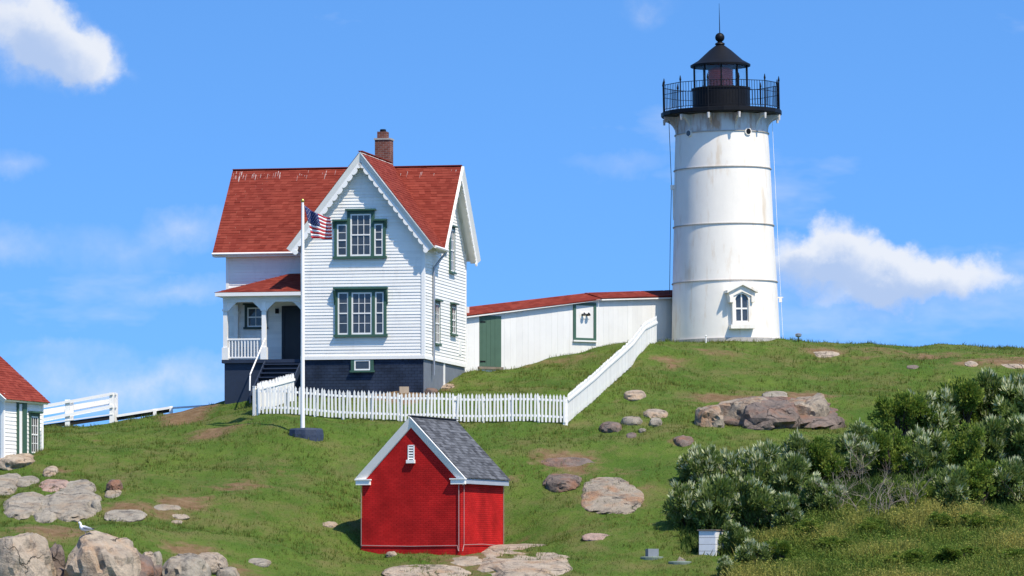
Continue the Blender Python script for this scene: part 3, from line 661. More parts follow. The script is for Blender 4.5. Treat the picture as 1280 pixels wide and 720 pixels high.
# ================================================================ brick shed
SPS = R(22.5); s0 = px(576, 694, 177.8)
shed = thing('brick_shed', 'small bright red brick shed with grey shingle roof on the lawn', 'shed', (s0.x, s0.y, 0), -SPS)
SW, SD_ = 3.88, 3.95; sz0 = .6; sze = (VH-597)/F*178; szr = (VH-520)/F*178+.0
SOV = .20; stp = (szr-sze)/(SW/2+SOV); swt = szr-(SW/2)*stp
sw = MB().prism([(-SW,0,sz0),(0,0,sz0),(0,0,swt-.08),(-SW/2,0,szr-.12),(-SW,0,swt-.08)], (0,SD_,0)).build('wall', REDPAINT, shed); fix_normals(sw)
pl = MB(); pl.box(-SW-.03, .03, -.03, SD_+.03, sz0, 1.92); pl.build('plinth', REDPAINT, shed)
SYF, SYB = -.04, SD_+.10; shx = SW/2+SOV
for sg in (-1, 1):
    e = Vector((-SW/2+sg*shx, 0, sze)); r = Vector((-SW/2, 0, szr)); n = Vector((sg*(szr-sze), 0, shx)).normalized()
    so = MB().prism([(r.x,SYF,r.z),(r.x,SYB,r.z),(e.x,SYB,e.z),(e.x,SYF,e.z)], -n*.10).build('roof', TRIM, shed); fix_normals(so)
    dd = (e-r); ln = dd.length; dd.normalize()
    shingles(so, (r.x,0,r.z+.004), (0,1,0), dd, n, ln+.03, lambda t0, t1: [(SYF-.03,SYB+.03,SYF-.03,SYB+.03)], ROOFGREY, expo=.14, tab=.26)
    barge(shed, (-SW/2, szr-.02), (-SW/2+sg*(shx+.02), sze-.02), SYF, width=.25, scal=0)
    lb = MB(); a = Vector((-SW/2,0,szr-.36)); b = Vector((-SW/2+sg*shx,0,sze-.36)); lb.beam(a+Vector((0,SYF+.05,0)), b+Vector((0,SYF+.05,0))-dd*.15, .07, .05); lb.build('bed_moulding', TRIM, shed)
    x0 = -SW/2+sg*shx; x1 = x0-sg*.55
    cr = MB(); cr.box(min(x0,x1), max(x0,x1), SYF-.08, .02, sze-.24, sze-.07); cr.box(min(x0,x1)-.03, max(x0,x1)+.03, SYF-.12, .02, sze-.07, sze-.03); cr.build('cornice_return', TRIM, shed)
    fb = MB(); fx = -SW/2+sg*(shx-.06); fb.box(fx-.05, fx+.05, .02, SYB, sze-.22, sze-.045); fb.build('eave_board', mat('grey_blue_trim', (.36, .40, .45), .55, .06, 2), shed)
rcs = MB(); rcs.beam((-SW/2,SYF-.03,szr+.03), (-SW/2,SYB+.03,szr+.03), .2, .03); rcs.build('ridge_cap', ROOFGREY, shed)
# little louvred niche
nb2 = MB(); xw, zw = -SW/2, szr-1.56
nb2.box(xw-.13, xw-.085, -.02, .0, zw, zw+.54); nb2.box(xw+.085, xw+.13, -.02, 0, zw, zw+.54); nb2.box(xw-.13, xw+.13, -.02, 0, zw+.49, zw+.54)
nb2.box(xw-.16, xw+.16, -.10, 0, zw-.12, zw); lv = nb2.build('louvre_window', TRIM, shed)
MB().box(xw-.085, xw+.085, -.004, .002, zw, zw+.49).build('dark_backing', DARKDOOR, lv)
for k in range(5):
    fix_normals(MB().prism([(xw-.085,-.018,zw+.03+k*.095),(xw-.085,-.004,zw+.03+k*.095),(xw-.085,-.004,zw+.08+k*.095),(xw-.085,-.010,zw+.08+k*.095)], (.17,0,0)).build('louvre_slat', TRIM, lv))
cd = MB(); PINKISH = mat('faded_pipe_paint', (.38, .22, .20), .6, .1, 5)
cd.tube([(-SW-.02,-.05,1.97),(-SW*.5,-.05,1.93),(-.12,-.05,1.95),(-.06,-.07,1.75)], .016, 6); cd.tube([(-.06,-.045,1.75),(-.06,-.045,sze-.2)], .018, 6)
cd.tube([(.05,.18,sze-.2),(.05,.18,2.0),(.07,.0,1.75)], .014, 6); cd.tube([(.045,.2,1.98),(.045,1.9,2.02),(.045,SD_,1.98)], .014, 6); cd.tube([(-SW-.02,-.03,1.9),(-SW-.02,-.03,sze-.2)], .014, 6)
cd.tube([(.03,SD_-.02,1.95),(.03,SD_-.02,sze-.2)], .014, 6)
cd.build('conduit', PINKISH, shed)

# ================================================================ lighthouse tower
TC = px(907.7, 427, 214.0); TB = 10.6
tower = thing('lighthouse_tower', 'tall white round iron lighthouse tower with black lantern room on the hilltop', 'lighthouse', (TC.x, TC.y, TB), 0)
tower.rotation_euler = (0, R(-1.15), 0)
S_ = 214/F
def tz(v): return (VH-v)/F*214-TB
TW = mat('tower_white_paint', (.86, .80, .69), .5, .05, 1.2, stain=[((.60, .42, .22), 1.5, .545, .70, .5, (1.4, 1.4, .3)), ((.60, .57, .5), .9, .5, .8, .35, (1, 1, .25))])
TWR = mat('tower_rusty_white', (.66, .64, .59), .55, .08, 1.5, stain=[((.36, .17, .06), 1.6, .48, .64, .75, (1.3, 1.3, .4)), ((.42, .37, .30), .9, .48, .8, .5, (1, 1, .3))])
prof = [(427,68.4),(353.5,65.2),(283,62.3),(212.3,60.0),(168,58.0),(146,57.6)]
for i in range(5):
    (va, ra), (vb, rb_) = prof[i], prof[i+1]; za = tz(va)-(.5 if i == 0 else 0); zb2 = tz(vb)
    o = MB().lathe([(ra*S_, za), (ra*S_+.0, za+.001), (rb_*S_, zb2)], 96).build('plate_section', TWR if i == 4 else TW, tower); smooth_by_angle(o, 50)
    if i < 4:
        r = rb_*S_; o = MB().lathe([(r-.02, zb2-.035), (r+.045, zb2-.035), (r+.045, zb2-.0), (r-.02, zb2+.010)], 96).build('flange_ring', mat('shadow_gap_flange', (.42, .38, .32), .7, .2, 3), tower); smooth_by_angle(o, 50)  # rings coloured greyer to draw the dark shadow gap at each seam
o = MB().lathe([(69*S_+.05, tz(427)-.6), (69*S_+.05, tz(425.6)), (66*S_, tz(425))], 72).build('plinth', mat('concrete', (.42, .39, .35), .9, .2, 4), tower)
zdk = tz(146)
dk = MB().lathe([(57*S_, zdk), (75*S_, zdk+.02), (75.5*S_, zdk+.05), (75.5*S_, zdk+.20), (74.5*S_, zdk+.22), (30*S_, zdk+.24)], 24, a0=R(-75)).build('gallery_deck', IRON, tower)
NBK = 12
for k in range(NBK):
    a = R(-75+30*k); ca, sa = math.cos(a), math.sin(a)
    pts = [(57*S_, zdk-.02), (74*S_, zdk-.02), (74*S_, zdk-.12)]+[(74*S_-t*(16.2*S_), zdk-.12-.72*(1-math.sqrt(max(0, 1-t*t)))) for t in np.linspace(.1, 1, 9)]+[(57*S_, zdk-.86)]
    tx, ty = -sa, ca; w = .055
    P3 = [Vector((r*ca+tx*w, r*sa+ty*w, z)) for r, z in pts]
    b = MB().prism(P3, (-tx*2*w, -ty*2*w, 0)).build('bracket', TWR, tower); fix_normals(b)
    MB().tube([(73.5*S_*ca, 73.5*S_*sa, zdk-.02), (73.5*S_*ca, 73.5*S_*sa, zdk-.26)], [.06, .045], 8).build('bracket_drop', TWR, b)
RR = 74*S_; zr1 = zdk+.22
for k in range(NBK):
    a = R(-75+30*k); x, y = RR*math.cos(a), RR*math.sin(a)
    p = MB().tube([(x,y,zr1-.1),(x,y,zr1+1.18),(x,y,zr1+1.24),(x,y,zr1+1.30),(x,y,zr1+1.42)], [.028,.028,.045,.035,.01], 8).build('rail_post', IRON, tower)
    b_ = R(-75+30*(k+1)); x2, y2 = RR*math.cos(b_), RR*math.sin(b_)
    MB().beam((x,y,zr1+.72),(x2,y2,zr1+.72),.022,.02).build('gallery_rail', IRON, tower); MB().beam((x,y,zr1+.09),(x2,y2,zr1+.09),.03,.025).build('gallery_rail', IRON, tower); rl_ = MB().beam((x,y,zr1+1.13),(x2,y2,zr1+1.13),.035,.025).build('gallery_rail', IRON, tower)
    for j in range(1, 10):
        t = j/10; xx, yy = x+(x2-x)*t, y+(y2-y)*t
        MB().tube([(xx,yy,zr1+.09),(xx,yy,zr1+1.13)], .012, 5).build('baluster', IRON, rl_)
# lantern room
RL = 34.5*S_; zg0, zg1 = tz(110.5), tz(83)
o = MB().lathe([(RL+.05, zr1-.05), (RL+.05, zg0-.08), (RL+.09, zg0-.08), (RL+.09, zg0), (RL-.1, zg0)], 40).build('lantern_drum', IRON, tower); smooth_by_angle(o, 40)
NP = 10; A0 = R(-90-1-18*0)
lg = bpy.data.materials.new('lantern_glass'); lg.use_nodes = True; nt = lg.node_tree; nt.nodes.clear()
mo = nt.nodes.new('ShaderNodeOutputMaterial'); ms = nt.nodes.new('ShaderNodeMixShader'); tr = nt.nodes.new('ShaderNodeBsdfTransparent'); gl = nt.nodes.new('ShaderNodeBsdfGlossy'); gl.inputs['Roughness'].default_value = .02
tr.inputs[0].default_value = (.95, .96, .96, 1); ms.inputs[0].default_value = .05; nt.links.new(tr.outputs[0], ms.inputs[1]); nt.links.new(gl.outputs[0], ms.inputs[2]); nt.links.new(ms.outputs[0], mo.inputs[0])
for k in range(NP):
    a, b = A0+2*math.pi*k/NP, A0+2*math.pi*(k+1)/NP
    p0, p1 = (RL*math.cos(a), RL*math.sin(a)), (RL*math.cos(b), RL*math.sin(b))
    MB().tube([(*p0, zg0-.02), (*p0, zg1+.02)], .035, 6).build('mullion', IRON, tower)
    q = .965; MB().add([(p0[0]*q,p0[1]*q,zg0),(p1[0]*q,p1[1]*q,zg0),(p1[0]*q,p1[1]*q,zg1),(p0[0]*q,p0[1]*q,zg1)], [(0,1,2,3)]).build('pane', lg, tower)
o = MB().lathe([(RL+.10, zg1-.02), (RL+.11, zg1+.06), (RL*.82, tz(76)), (RL*.40, tz(63)), (.18, tz(56.5)), (.13, tz(55))], NP*4, a0=A0).build('lantern_roof', IRON, tower); smooth_by_angle(o, 30)
o = MB().lathe([(.12, tz(57)), (.22, tz(55.5)), (.20, tz(54)), (.10, tz(52.5)), (.10, tz(51.5))]+[(.205*math.sin(t), tz(46.8)-.205*math.cos(t)) for t in np.linspace(.5, 3.1, 12)], 20).build('ventilator_ball', IRON, tower, smooth=True)
MB().tube([(0,0,tz(41)),(0,0,tz(22)),(0,0,tz(4))], [.022,.014,.006], 6).build('lightning_rod', IRON, tower)
LENS = mat('red_lens', (.70, .13, .07), .35, .3, 2, spec=.3)
mbl = MB(); 
pr_ = []
for k in range(13):
    z = zg0-.15+(zg1-zg0+.1)*k/13; rr_ = .52 if 0 < k < 12 else .38; pr_ += [(rr_, z), (rr_+.04, z+.03), (rr_, z+.06)]
mbl.lathe(pr_, 24); mbl.build('beacon_lens', LENS, tower)
MB().lathe([(.3, zr1+.2), (.3, zg0-.1)], 16).build('lens_pedestal', IRON, tower)
# ports under the gallery
for ang, m_ in ((R(-90-46), GALV), (R(-90+31), IRON)):
    c = Vector((math.cos(ang), math.sin(ang), 0)); r = 58.3*S_; z = tz(169.5)
    p = MB().tube([c*(r-.2)+Vector((0,0,z)), c*(r+.06)+Vector((0,0,z))], .16, 16).build('porthole', TW, tower)
    MB().tube([c*(r+.05)+Vector((0,0,z)), c*(r+.07)+Vector((0,0,z))], .12, 16).build('porthole_glass', m_ if m_ is not GALV else GLASS, p)
# arched window with hood
ang = R(-90+14.3); rw_ = 67.3*S_
zwb = tz(410); 
tw_ = MB(); hw = .43; hh = 1.05
pts = [(-hw,0),(hw,0)]+[(hw*math.cos(t), hh+hw*.8*math.sin(t)) for t in np.linspace(0, math.pi, 13)]
pin = [(-hw*.68,.12),(hw*.68,.12)]+[(hw*.68*math.cos(t), hh+hw*.62*math.sin(t)) for t in np.linspace(0, math.pi, 13)]
n = len(pts); V = [(x,-.16,z) for x,z in pts]+[(x,-.16,z) for x,z in pin]+[(x,.35,z) for x,z in pts]+[(x,-.02,z) for x,z in pin]
Fc = [(i,(i+1)%n,(i+1)%n+n,i+n) for i in range(n)]+[(i,i+2*n,(i+1)%n+2*n,(i+1)%n) for i in range(n)]+[(i+n,(i+1)%n+n,(i+1)%n+3*n,i+3*n) for i in range(n)]
tw_.add(V, Fc)
tw_.box(-hw-.12, hw+.12, -.30, .3, -.17, 0)
for sx in (-1, 1):
    tw_.box(sx*(hw+.05)-.08, sx*(hw+.05)+.08, -.26, .3, hh-.10, hh+.16)
    tw_.prism([(sx*(hw+.26),-.34,hh+.30),(0,-.34,hh+.30+.34),(0,-.34,hh+.30+.46),(sx*(hw+.26),-.34,hh+.42)], (0,.7,0))
    tw_.prism([(sx*(hw+.14),-.22,hh+.1),(0,-.22,hh+.36),(0,-.22,hh+.64),(sx*(hw+.14),-.22,hh+.34)], (0,.5,0))
two = tw_.build('tower_window', TW, tower, loc=(rw_*math.cos(ang), rw_*math.sin(ang), zwb), rz=ang+R(90)); fix_normals(two)
sb = MB(); sb.box(-.03,.03,-.09,-.03,.12,hh+hw*.6); sb.box(-hw*.66,hw*.66,-.088,-.028,.66,.73); sb.box(-hw*.67,hw*.67,-.085,-.03,.1,.17); sb.box(-hw*.67,-hw*.58,-.086,-.03,.17,hh); sb.box(hw*.58,hw*.67,-.086,-.03,.17,hh); sb.build('sash', TRIM, two)
for x0, x1 in ((-hw*.67, -.03), (.03, hw*.67)):
    for z0, z1 in ((.17, .66), (.73, hh)):
        MB().box(x0, x1, -.05, -.04, z0, z1).build('pane', GLASS, two)
    s = 1 if x0 > 0 else -1
    MB().prism([(s*.03,-.05,hh)]+[(s*max(.03,hw*.67*math.cos(t)),-.05,hh+hw*.61*math.sin(t)) for t in np.linspace(0, math.pi/2, 7)], (0,.01,0)).build('pane', GLASS, two)
# cables and fittings on the tower flanks
def on_tower(a, v, off=0.0):
    z = tz(v); r = np.interp(v, [q[0] for q in prof[::-1]], [q[1] for q in prof[::-1]])*S_+off; return Vector((r*math.cos(a), r*math.sin(a), z))
MB().tube([on_tower(R(180),148,.28), on_tower(R(180),230,.12), on_tower(R(180),300,.14), on_tower(R(180),366,.12)], .014, 5).build('cable', IRON, tower)
MB().tube([on_tower(R(2),148,.2), on_tower(R(2),300,.16), on_tower(R(2),426,.12)], .008, 5).build('cable', TRIM, tower)
lb = MB(); p = on_tower(R(182),236,.0); lb.box(p.x-.16,p.x+.05,p.y-.07,p.y+.07,p.z-.0,p.z+.2); lb.box(p.x-.08,p.x+.05,p.y-.04,p.y+.04,p.z-1.3,p.z-.0); lb.build('junction_box', TW, tower)
lb = MB(); p = on_tower(R(0),374,.0); lb.box(p.x-.05,p.x+.22,p.y-.05,p.y+.05,p.z-.0,p.z+.05); lb.box(p.x+.05,p.x+.17,p.y-.05,p.y+.05,p.z-.18,p.z); lb.build('flood_lamp', TW, tower)

# ================================================================ covered walkway between house and tower
wk = thing('covered_walkway', 'long low white plank walkway with red roof between house and tower', 'walkway', (0, 0, 0), 0)
WA = Vector((px(578,466,207.75).x, 207.75, 0)); WBd = Vector((px(748,430,211.5).x, 211.5, 0)); WC = Vector((px(862,430,215.6).x, 215.6, 0))
def zt_at(v, Y): return (VH-v)/F*Y
wpts = [(WA, zt_at(396,207.75)), (WBd, zt_at(374,211.5)), (WC, zt_at(371,215.6))]
roofv = [zt_at(386,207.75), zt_at(366,211.5)-.0, zt_at(362.5,215.6)]
for i in range(2):
    (a, za), (b, zb3) = wpts[i], wpts[i+1]; d = (b-a); ln = d.length; d.normalize(); nrm_ = Vector((d.y, -d.x, 0)); back = -nrm_*1.7
    npl = max(1, int(round(ln/.30))); wallo = MB().prism([a+back*.02+Vector((0,0,7.6)), b+back*.02+Vector((0,0,7.6)), b+back*.02+Vector((0,0,zb3)), a+back*.02+Vector((0,0,za))], back*.97).build('wall', PANEL, wk); fix_normals(wallo)
    for k in range(npl):
        t0, t1 = k/npl, (k+1)/npl; p0 = a.lerp(b, t0); p1 = a.lerp(b, t1)-d*.003; z0, z1 = za+(zb3-za)*t0, za+(zb3-za)*t1; j = random.uniform(0, .003)
        fix_normals(MB().prism([p0+nrm_*(.01+j)+Vector((0,0,7.7)), p1+nrm_*(.01+j)+Vector((0,0,7.7)), p1+nrm_*(.01+j)+Vector((0,0,z1)), p0+nrm_*(.01+j)+Vector((0,0,z0))], -nrm_*.04).build('plank', PANEL, wallo))
    # roof: low gable, front slope towards us
    e0 = a+nrm_*.18+Vector((0,0,za+.02)); e1 = b+nrm_*.18+Vector((0,0,zb3+.02)); r0 = a+back*.5+Vector((0,0,roofv[i]+.02)); r1 = b+back*.5+Vector((0,0,roofv[i+1]+.02)); f0 = a+back-nrm_*.18+Vector((0,0,za)); f1 = b+back-nrm_*.18+Vector((0,0,zb3))
    nn_ = (e1-e0).cross(r0-e0).normalized(); nn_ = nn_ if nn_.z > 0 else -nn_
    ro = MB().prism([e0, e1, r1, r0], -nn_*.07).build('roof', ROOFRED, wk); fix_normals(ro)
    al = (r1-r0).normalized(); dn = (e0-r0); la = dn.dot(al); dn = dn-al*la; sl = dn.length; dn.normalize(); wid = (r1-r0).length
    shingles(ro, r0+Vector((0,0,.01)), al, dn, nn_, sl+.02, lambda t0, t1, la=la, sl=sl, wid=wid: [(la*t0/sl, wid+la*t0/sl, la*t1/sl, wid+la*t1/sl)], ROOFRED, expo=.15, tab=.3, th=.026)
    fix_normals(MB().prism([r0, r1, f1, f0], -Vector((0,0,.07))).build('roof', ROOFRED, wk))
    eb = MB(); eb.beam(e0-Vector((0,0,.055)), e1-Vector((0,0,.055)), .03, .055); eb.build('fascia', PANEL, wk)
d0 = (WBd-WA).normalized(); n0 = Vector((d0.y,-d0.x,0))
def wkx(u):   # distance along first wall for photo column u
    k = (u-640)/F; return (k*WA.y-WA.x)/(d0.x-k*d0.y)
def wkbox(name, u0, u1, zlo, zhi, m, proud, parent, th=.04):
    a, b = WA+d0*wkx(u0), WA+d0*wkx(u1)
    return fix_normals(MB().prism([a+n0*proud+Vector((0,0,zlo)), b+n0*proud+Vector((0,0,zlo)), b+n0*proud+Vector((0,0,zhi)), a+n0*proud+Vector((0,0,zhi))], -n0*th).build(name, m, parent))
zd0, zd1 = zt_at(458.5,208.4), zt_at(394.5,208.4)
GREEND = mat('green_door_paint', (.06, .115, .075), .6, .1, 2.5)
dro = wkbox('door', 599, 626, zd0, zd1, GREEND, .035, wk)
for k in range(1, 5): wkbox('plank', 599+k*5.4-2.55, 599+k*5.4+2.4, zd0+.01, zd1-.01, GREEND, .044, dro, .008)
for v in (402.5, 452): wkbox('hinge', 599.5, 606, zt_at(v,208.4)-.03, zt_at(v,208.4)+.03, IRON, .056, dro, .012)
wkbox('door_sill', 597, 628, zd0-.10, zd0, WOOD, .10, wk, .12)
zw0, zw1 = zt_at(425,210.8), zt_at(377.5,210.8)
wo = wkbox('window_panel', 717, 744, zw0, zw1, PANEL, .03, wk)
for nm, u0, u1, z0, z1 in (('frame',716,719.2,zw0,zw1),('frame',741.3,744.5,zw0,zw1),('frame',719.2,741.3,zw1-.13,zw1+.001),('frame',719.2,741.3,zw0-.001,zw0+.10)): wkbox(nm, u0, u1, z0, z1, GREEN, .06, wo, .05)
wkbox('sill', 715.5, 745, zw0-.07, zw0-.002, PANEL, .12, wo, .12)
zc = zt_at(393,210.8); wkbox('horn_plate', 724.5, 736, zc-.17, zc+.13, TRIM, .05, wo, .03)
for u in (727, 732.5):
    c = WA+d0*wkx(u)+n0*.05+Vector((0,0,zc)); MB().tube([c, c+n0*.12+Vector((0,0,-.01)), c+n0*.17+d0*.02+Vector((0,0,.02))], [.05,.045,.085], 12).build('horn', IRON if u > 730 else mat('horn_dark', (.03,.03,.03), .5, .1, 3), wo)
MB().box(px(580,388,208).x, px(586.5,388,208).x, 208.0, 208.6, zt_at(398,208)-.3, zt_at(386.5,208)+.1).build('chimney_stub', PANEL, wk)

# ================================================================ flagpole and flag
fb = ground(383, 545); FP = Vector((px(378.3, 540, fb.y).x, fb.y, 0)); zfb = Hs(FP.x, FP.y)
pole = thing('flagpole', 'tall slim white flagpole standing on a dark blue stone block', 'flagpole', (FP.x, FP.y, zfb))
ztop = (VH-253)/F*FP.y-zfb
MB().tube([(0,0,0.2),(0,0,ztop*.5),(0,0,ztop)], [.085,.075,.05], 14).build('pole', TRIM, pole, smooth=True)
MB().lathe([(.001,ztop-.02),(.06,ztop+.01),(.075,ztop+.07),(.05,ztop+.13),(.001,ztop+.15)], 12).build('ball_finial', BRASS, pole, smooth=True)
MB().tube([(.07,-.04,1.2),(.075,-.02,ztop*.5),(.06,0,ztop-.1)], .006, 4).build('halyard', TRIM, pole)
bs = MB(); bs.lathe([(.98,-.8),(.97,.0),(.93,.18),(.85,.24),(.2,.27)], 10, a0=.3); bo = bs.build('base_block', STONEBLUE, pole)
bo.scale = (.72, .55, 1.0); bo.location = (.14, 0, .0)
NYL_R = mat('flag_red', (.45, .02, .03), .7, .08, 2); NYL_W = mat('flag_white', (.8, .8, .8), .7, .04, 2); NYL_B = mat('flag_blue', (.02, .03, .12), .7, .08, 2)
flag = thing('flag', 'american flag drooping from the top of the white flagpole', 'flag', (FP.x, FP.y, 0))
YF_ = FP.y
cTL, cBL, cTR, cBR = (px(u, v, YF_)-Vector((FP.x, FP.y, 0)) for u, v in ((380.0,256.5),(389.5,298),(412.5,272),(415.5,299.5)))
def flag_p(s, t, off=0):            # s along the fly, t down the hoist
    p = cTL.lerp(cTR, s).lerp(cBL.lerp(cBR, s), t)
    sag = math.sin(s*math.pi)*.08*(1-t)
    return Vector((p.x+.02*math.sin(s*13+t*3), p.y+.20*math.sin(s*9.5+t*1.5)*s**.5+.05*math.sin(s*21+2)*s-off, p.z-sag))
def flag_strip(name, s0, s1, t0, t1, m, ns=22, nt_=2, off=0):
    mb = MB(); V = [flag_p(s0+(s1-s0)*i/ns, t0+(t1-t0)*j/nt_, off) for j in range(nt_+1) for i in range(ns+1)]
    Fq = [(j*(ns+1)+i, (j+1)*(ns+1)+i, (j+1)*(ns+1)+i+1, j*(ns+1)+i+1) for j in range(nt_) for i in range(ns)]
    o = mb.add(V, Fq).build(name, m, flag, smooth=True)
    md = o.modifiers.new('cloth', 'SOLIDIFY'); md.thickness = .006; return o
CS = .52
for k in range(13): flag_strip('stripe', CS if k < 7 else 0, 1, k/13, (k+1)/13, NYL_R if k % 2 == 0 else NYL_W)
cant = flag_strip('canton', 0, CS, 0, 7/13, NYL_B, 16, 8)
stm = MB()
for r in range(9):
    for c in range(6 if r % 2 == 0 else 5):
        s = CS*((c+.5)/6 if r % 2 == 0 else (c+1)/6); t = 7/13*(r+.6)/9.2; du = .013; dv = .016
        P = []
        for k in range(10):
            rr2 = 1 if k % 2 == 0 else .42; a = math.pi/2+k*math.pi/5; P.append(flag_p(s+du*rr2*math.cos(a), t-dv*rr2*math.sin(a), .009))
        stm.add(P+[flag_p(s, t, .009)], [(k, (k+1) % 10, 10) for k in range(10)])
so_ = stm.build('stars', NYL_W, cant); so_['kind'] = 'stuff'

# ================================================================ picket fence
fence = thing('picket_fence', 'long white picket fence with pointed pales running across the lawn and uphill', 'fence', (0, 0, 0))
def picket_mesh(h, w=.078, th=.022):
    mb = MB(); mb.prism([(-w/2,0,0),(w/2,0,0),(w/2,0,h-.09),(0,0,h),(-w/2,0,h-.09)], (0,th,0)); me = bpy.data.meshes.new('picket'); me.from_pydata(mb.v, [], mb.f); me.materials.append(TRIM); me.update(); return me
pk = picket_mesh(1.10); pk2 = picket_mesh(1.12, .105)
def gp(x, y): return Vector((x, y, Hs(x, y)))
def run(A, B, spacing, me, rails_front, nposts, side=-1, lift=.05, hfun=None, rail_h=.085):
    A, B = Vector((A.x, A.y, 0)), Vector((B.x, B.y, 0)); L_ = (B-A).length; d = (B-A).normalized(); nrm_ = Vector((d.y, -d.x, 0)) * (1 if side < 0 else -1)
    n = int(L_/spacing); ang = math.atan2(d.y, d.x)
    P = [A+d*(L_*(k+.5)/n) for k in range(n)]; hz = H([p.x for p in P], [p.y for p in P])
    ctl = np.linspace(0, n-1, nposts+1); hz = np.interp(np.arange(n), ctl, [hz[max(0,int(c)-3):int(c)+4].mean() for c in ctl])
    for p, z in zip(P, hz):
        o = link(bpy.data.objects.new('picket', me), fence); o.location = (p.x+nrm_.x*.0, p.y, z+lift+random.uniform(-.022, .022)); o.rotation_euler = (0, random.gauss(0, .018), ang)
    zi = lambda t: float(np.interp(t*n-.5, range(n), hz))
    for hgt in (.22, .86):
        mb = MB(); rails_out = rails_front and hgt > .5
        for k in range(nposts):
            t0, t1 = k/nposts, (k+1)/nposts; off = nrm_*(.02 if rails_out else -.045)
            mb.beam(A+d*(L_*t0)+off+Vector((0,0,zi(t0)+lift+hgt)), A+d*(L_*t1)+off+Vector((0,0,zi(t1)+lift+hgt)), .04, rail_h)
        mb.build('rail', TRIM, fence)
    for k in range(nposts+1):
        t = k/nposts; p = A+d*(L_*t)-nrm_*.12; mb = MB(); mb.box(-.055,.055,-.055,.055,-.3,.96); mb.box(-.065,.065,-.065,.065,.96,.99)
        mb.build('post', TRIM, fence, loc=(p.x, p.y, zi(t)+lift), rz=ang)
cL = ground(322, 519.5); cM = ground(500, 527); cR = ground(708, 532.5)
run(cL, cM, .142, pk, False, 5); run(cM, cR, .142, pk, False, 6)
cT = ground(821, 429); run(Vector((cR.x+.05, cR.y+.05, 0)), Vector((cT.x, cT.y, 0)), .150, pk2, True, 7, side=-1)
cG = Vector((px(368,500,198.2).x, 198.2, 0)); run(Vector((cL.x-.02, cL.y+.10, 0)), cG, .135, pk2, True, 2, side=-1)

# ================================================================ cottage at the left edge
CPS = R(20); c0 = px(4, 575, 187.6); cz0 = 3.6
cot = thing('cottage', 'small white clapboard cottage with red roof cut by the left edge', 'cottage', (c0.x, c0.y, 0), -CPS)
CW, CD = 4.2, 3.42; cze = (VH-499)/F*187.6; ctp = .86; czr = cze+(CW/2+.25)*ctp; cwt = czr-CW/2*ctp
cw_ = MB().prism([(-CW,0,cz0),(0,0,cz0),(0,0,cwt-.1),(-CW/2,0,czr-.13),(-CW,0,cwt-.1)], (0,CD,0)).build('wall', WHITE, cot); fix_normals(cw_)
zc0 = 4.55
def cg(z):
    if z <= cwt-.1: return (0, CW)
    h = (czr-.13-z)/ctp; return (CW/2-h, CW/2+h) if h > .03 else None
courses(cw_, (.002,0,0), (0,1,0), (1,0,0), zc0, cwt-.1, lambda z: (0, CD), WHITE, expo=.15)
courses(cw_, (-CW,-.002,0), (1,0,0), (0,-1,0), zc0, czr-.2, cg, WHITE, expo=.15)
b2 = MB(); b2.box(-.09,.045,-.045,.08,cz0,cwt); b2.box(-.05,.045,CD-.09,CD+.03,cz0,cwt); b2.build('corner_board', TRIM, cot)
for sg in (-1, 1):
    e = Vector((-CW/2+sg*(CW/2+.25), 0, cze)); r = Vector((-CW/2, 0, czr)); n = Vector((sg*(czr-cze), 0, CW/2+.25)).normalized()
    so = MB().prism([(r.x,-.25,r.z),(r.x,CD+.10,r.z),(e.x,CD+.10,e.z),(e.x,-.25,e.z)], -n*.11).build('roof', TRIM, cot); fix_normals(so)
    dd = e-r; ln = dd.length; dd.normalize()
    shingles(so, (r.x,0,r.z+.004), (0,1,0), dd, n, ln+.03, lambda t0, t1: [(-.28,CD+.13,-.28,CD+.13)], ROOFRED)
    barge(cot, (-CW/2, czr-.02), (e.x+sg*.02, cze-.02), -.25, scal=0)
cdz = 4.95
cdo = MB(); cdo.box(.0,.05,1.20,1.55,cz0+.9,cze-.12); cdo = cdo.build('door', TRIM, cot)
k_ = MB(); k_.box(.0,.10,1.55,1.88,cz0+.9,cze-.06); k_.box(0,.10,1.20,1.55,cze-.12,cze-.05); k_.box(0,.10,1.12,1.20,cz0+.9,cze-.05); k_.build('frame', GREEN, cdo)
window(cot, (.012, 2.62, 5.62), R(90), .62, 1.42, 3, 2, cas=.12)
dsp = MB(); dsp.tube([(.10,3.2,cze-1.0),(.10,3.2,4.9)], .03, 6); dsp.build('downspout', TRIM, cot)

# ================================================================ ramp with railings on the left skyline
rp = thing('boardwalk_ramp', 'white railed wooden ramp sloping down along the left skyline', 'ramp', (0, 0, 0))
YR = 205.2
def rpx(u, v, dy=0): return px(u, v, YR+dy)
MB().beam(rpx(30,537), rpx(141,521.5), .10, .17).build('deck_beam', BLACKGAP, rp)
dk_ = MB(); dk_.prism([rpx(30,533.5,-.1), rpx(141,518.5,-.1), rpx(141,518.5,1.4), rpx(30,533.5,1.4)], (0,0,.05)); fix_normals(dk_.build('deck', TRIM, rp))
for dy, sh in ((0, 0), (1.3, 4.5)):
    for u, vt, vb in ((84.5,499.5,532),(140,490.8,527),(32,508,540)):
        p0, p1 = rpx(u+sh, vb+3, dy), rpx(u+sh, vt+ (1 if dy else 0), dy); MB().box(p0.x-.10,p0.x+.10,p0.y-.08,p0.y+.08,p0.z-.4,p1.z).build('post', TRIM, rp)
    for va, vb_, w in ((512.5,491.8,.10),(529.5,507.5,.12)):
        MB().beam(rpx(28+sh,va,dy-.12), rpx(141+sh,vb_,dy-.12), .05, w).build('rail', TRIM, rp)
MB().beam(rpx(30,519.5,1.45), rpx(141+4,501.0,1.45), .03, .24).build('side_board', TRIM, rp)
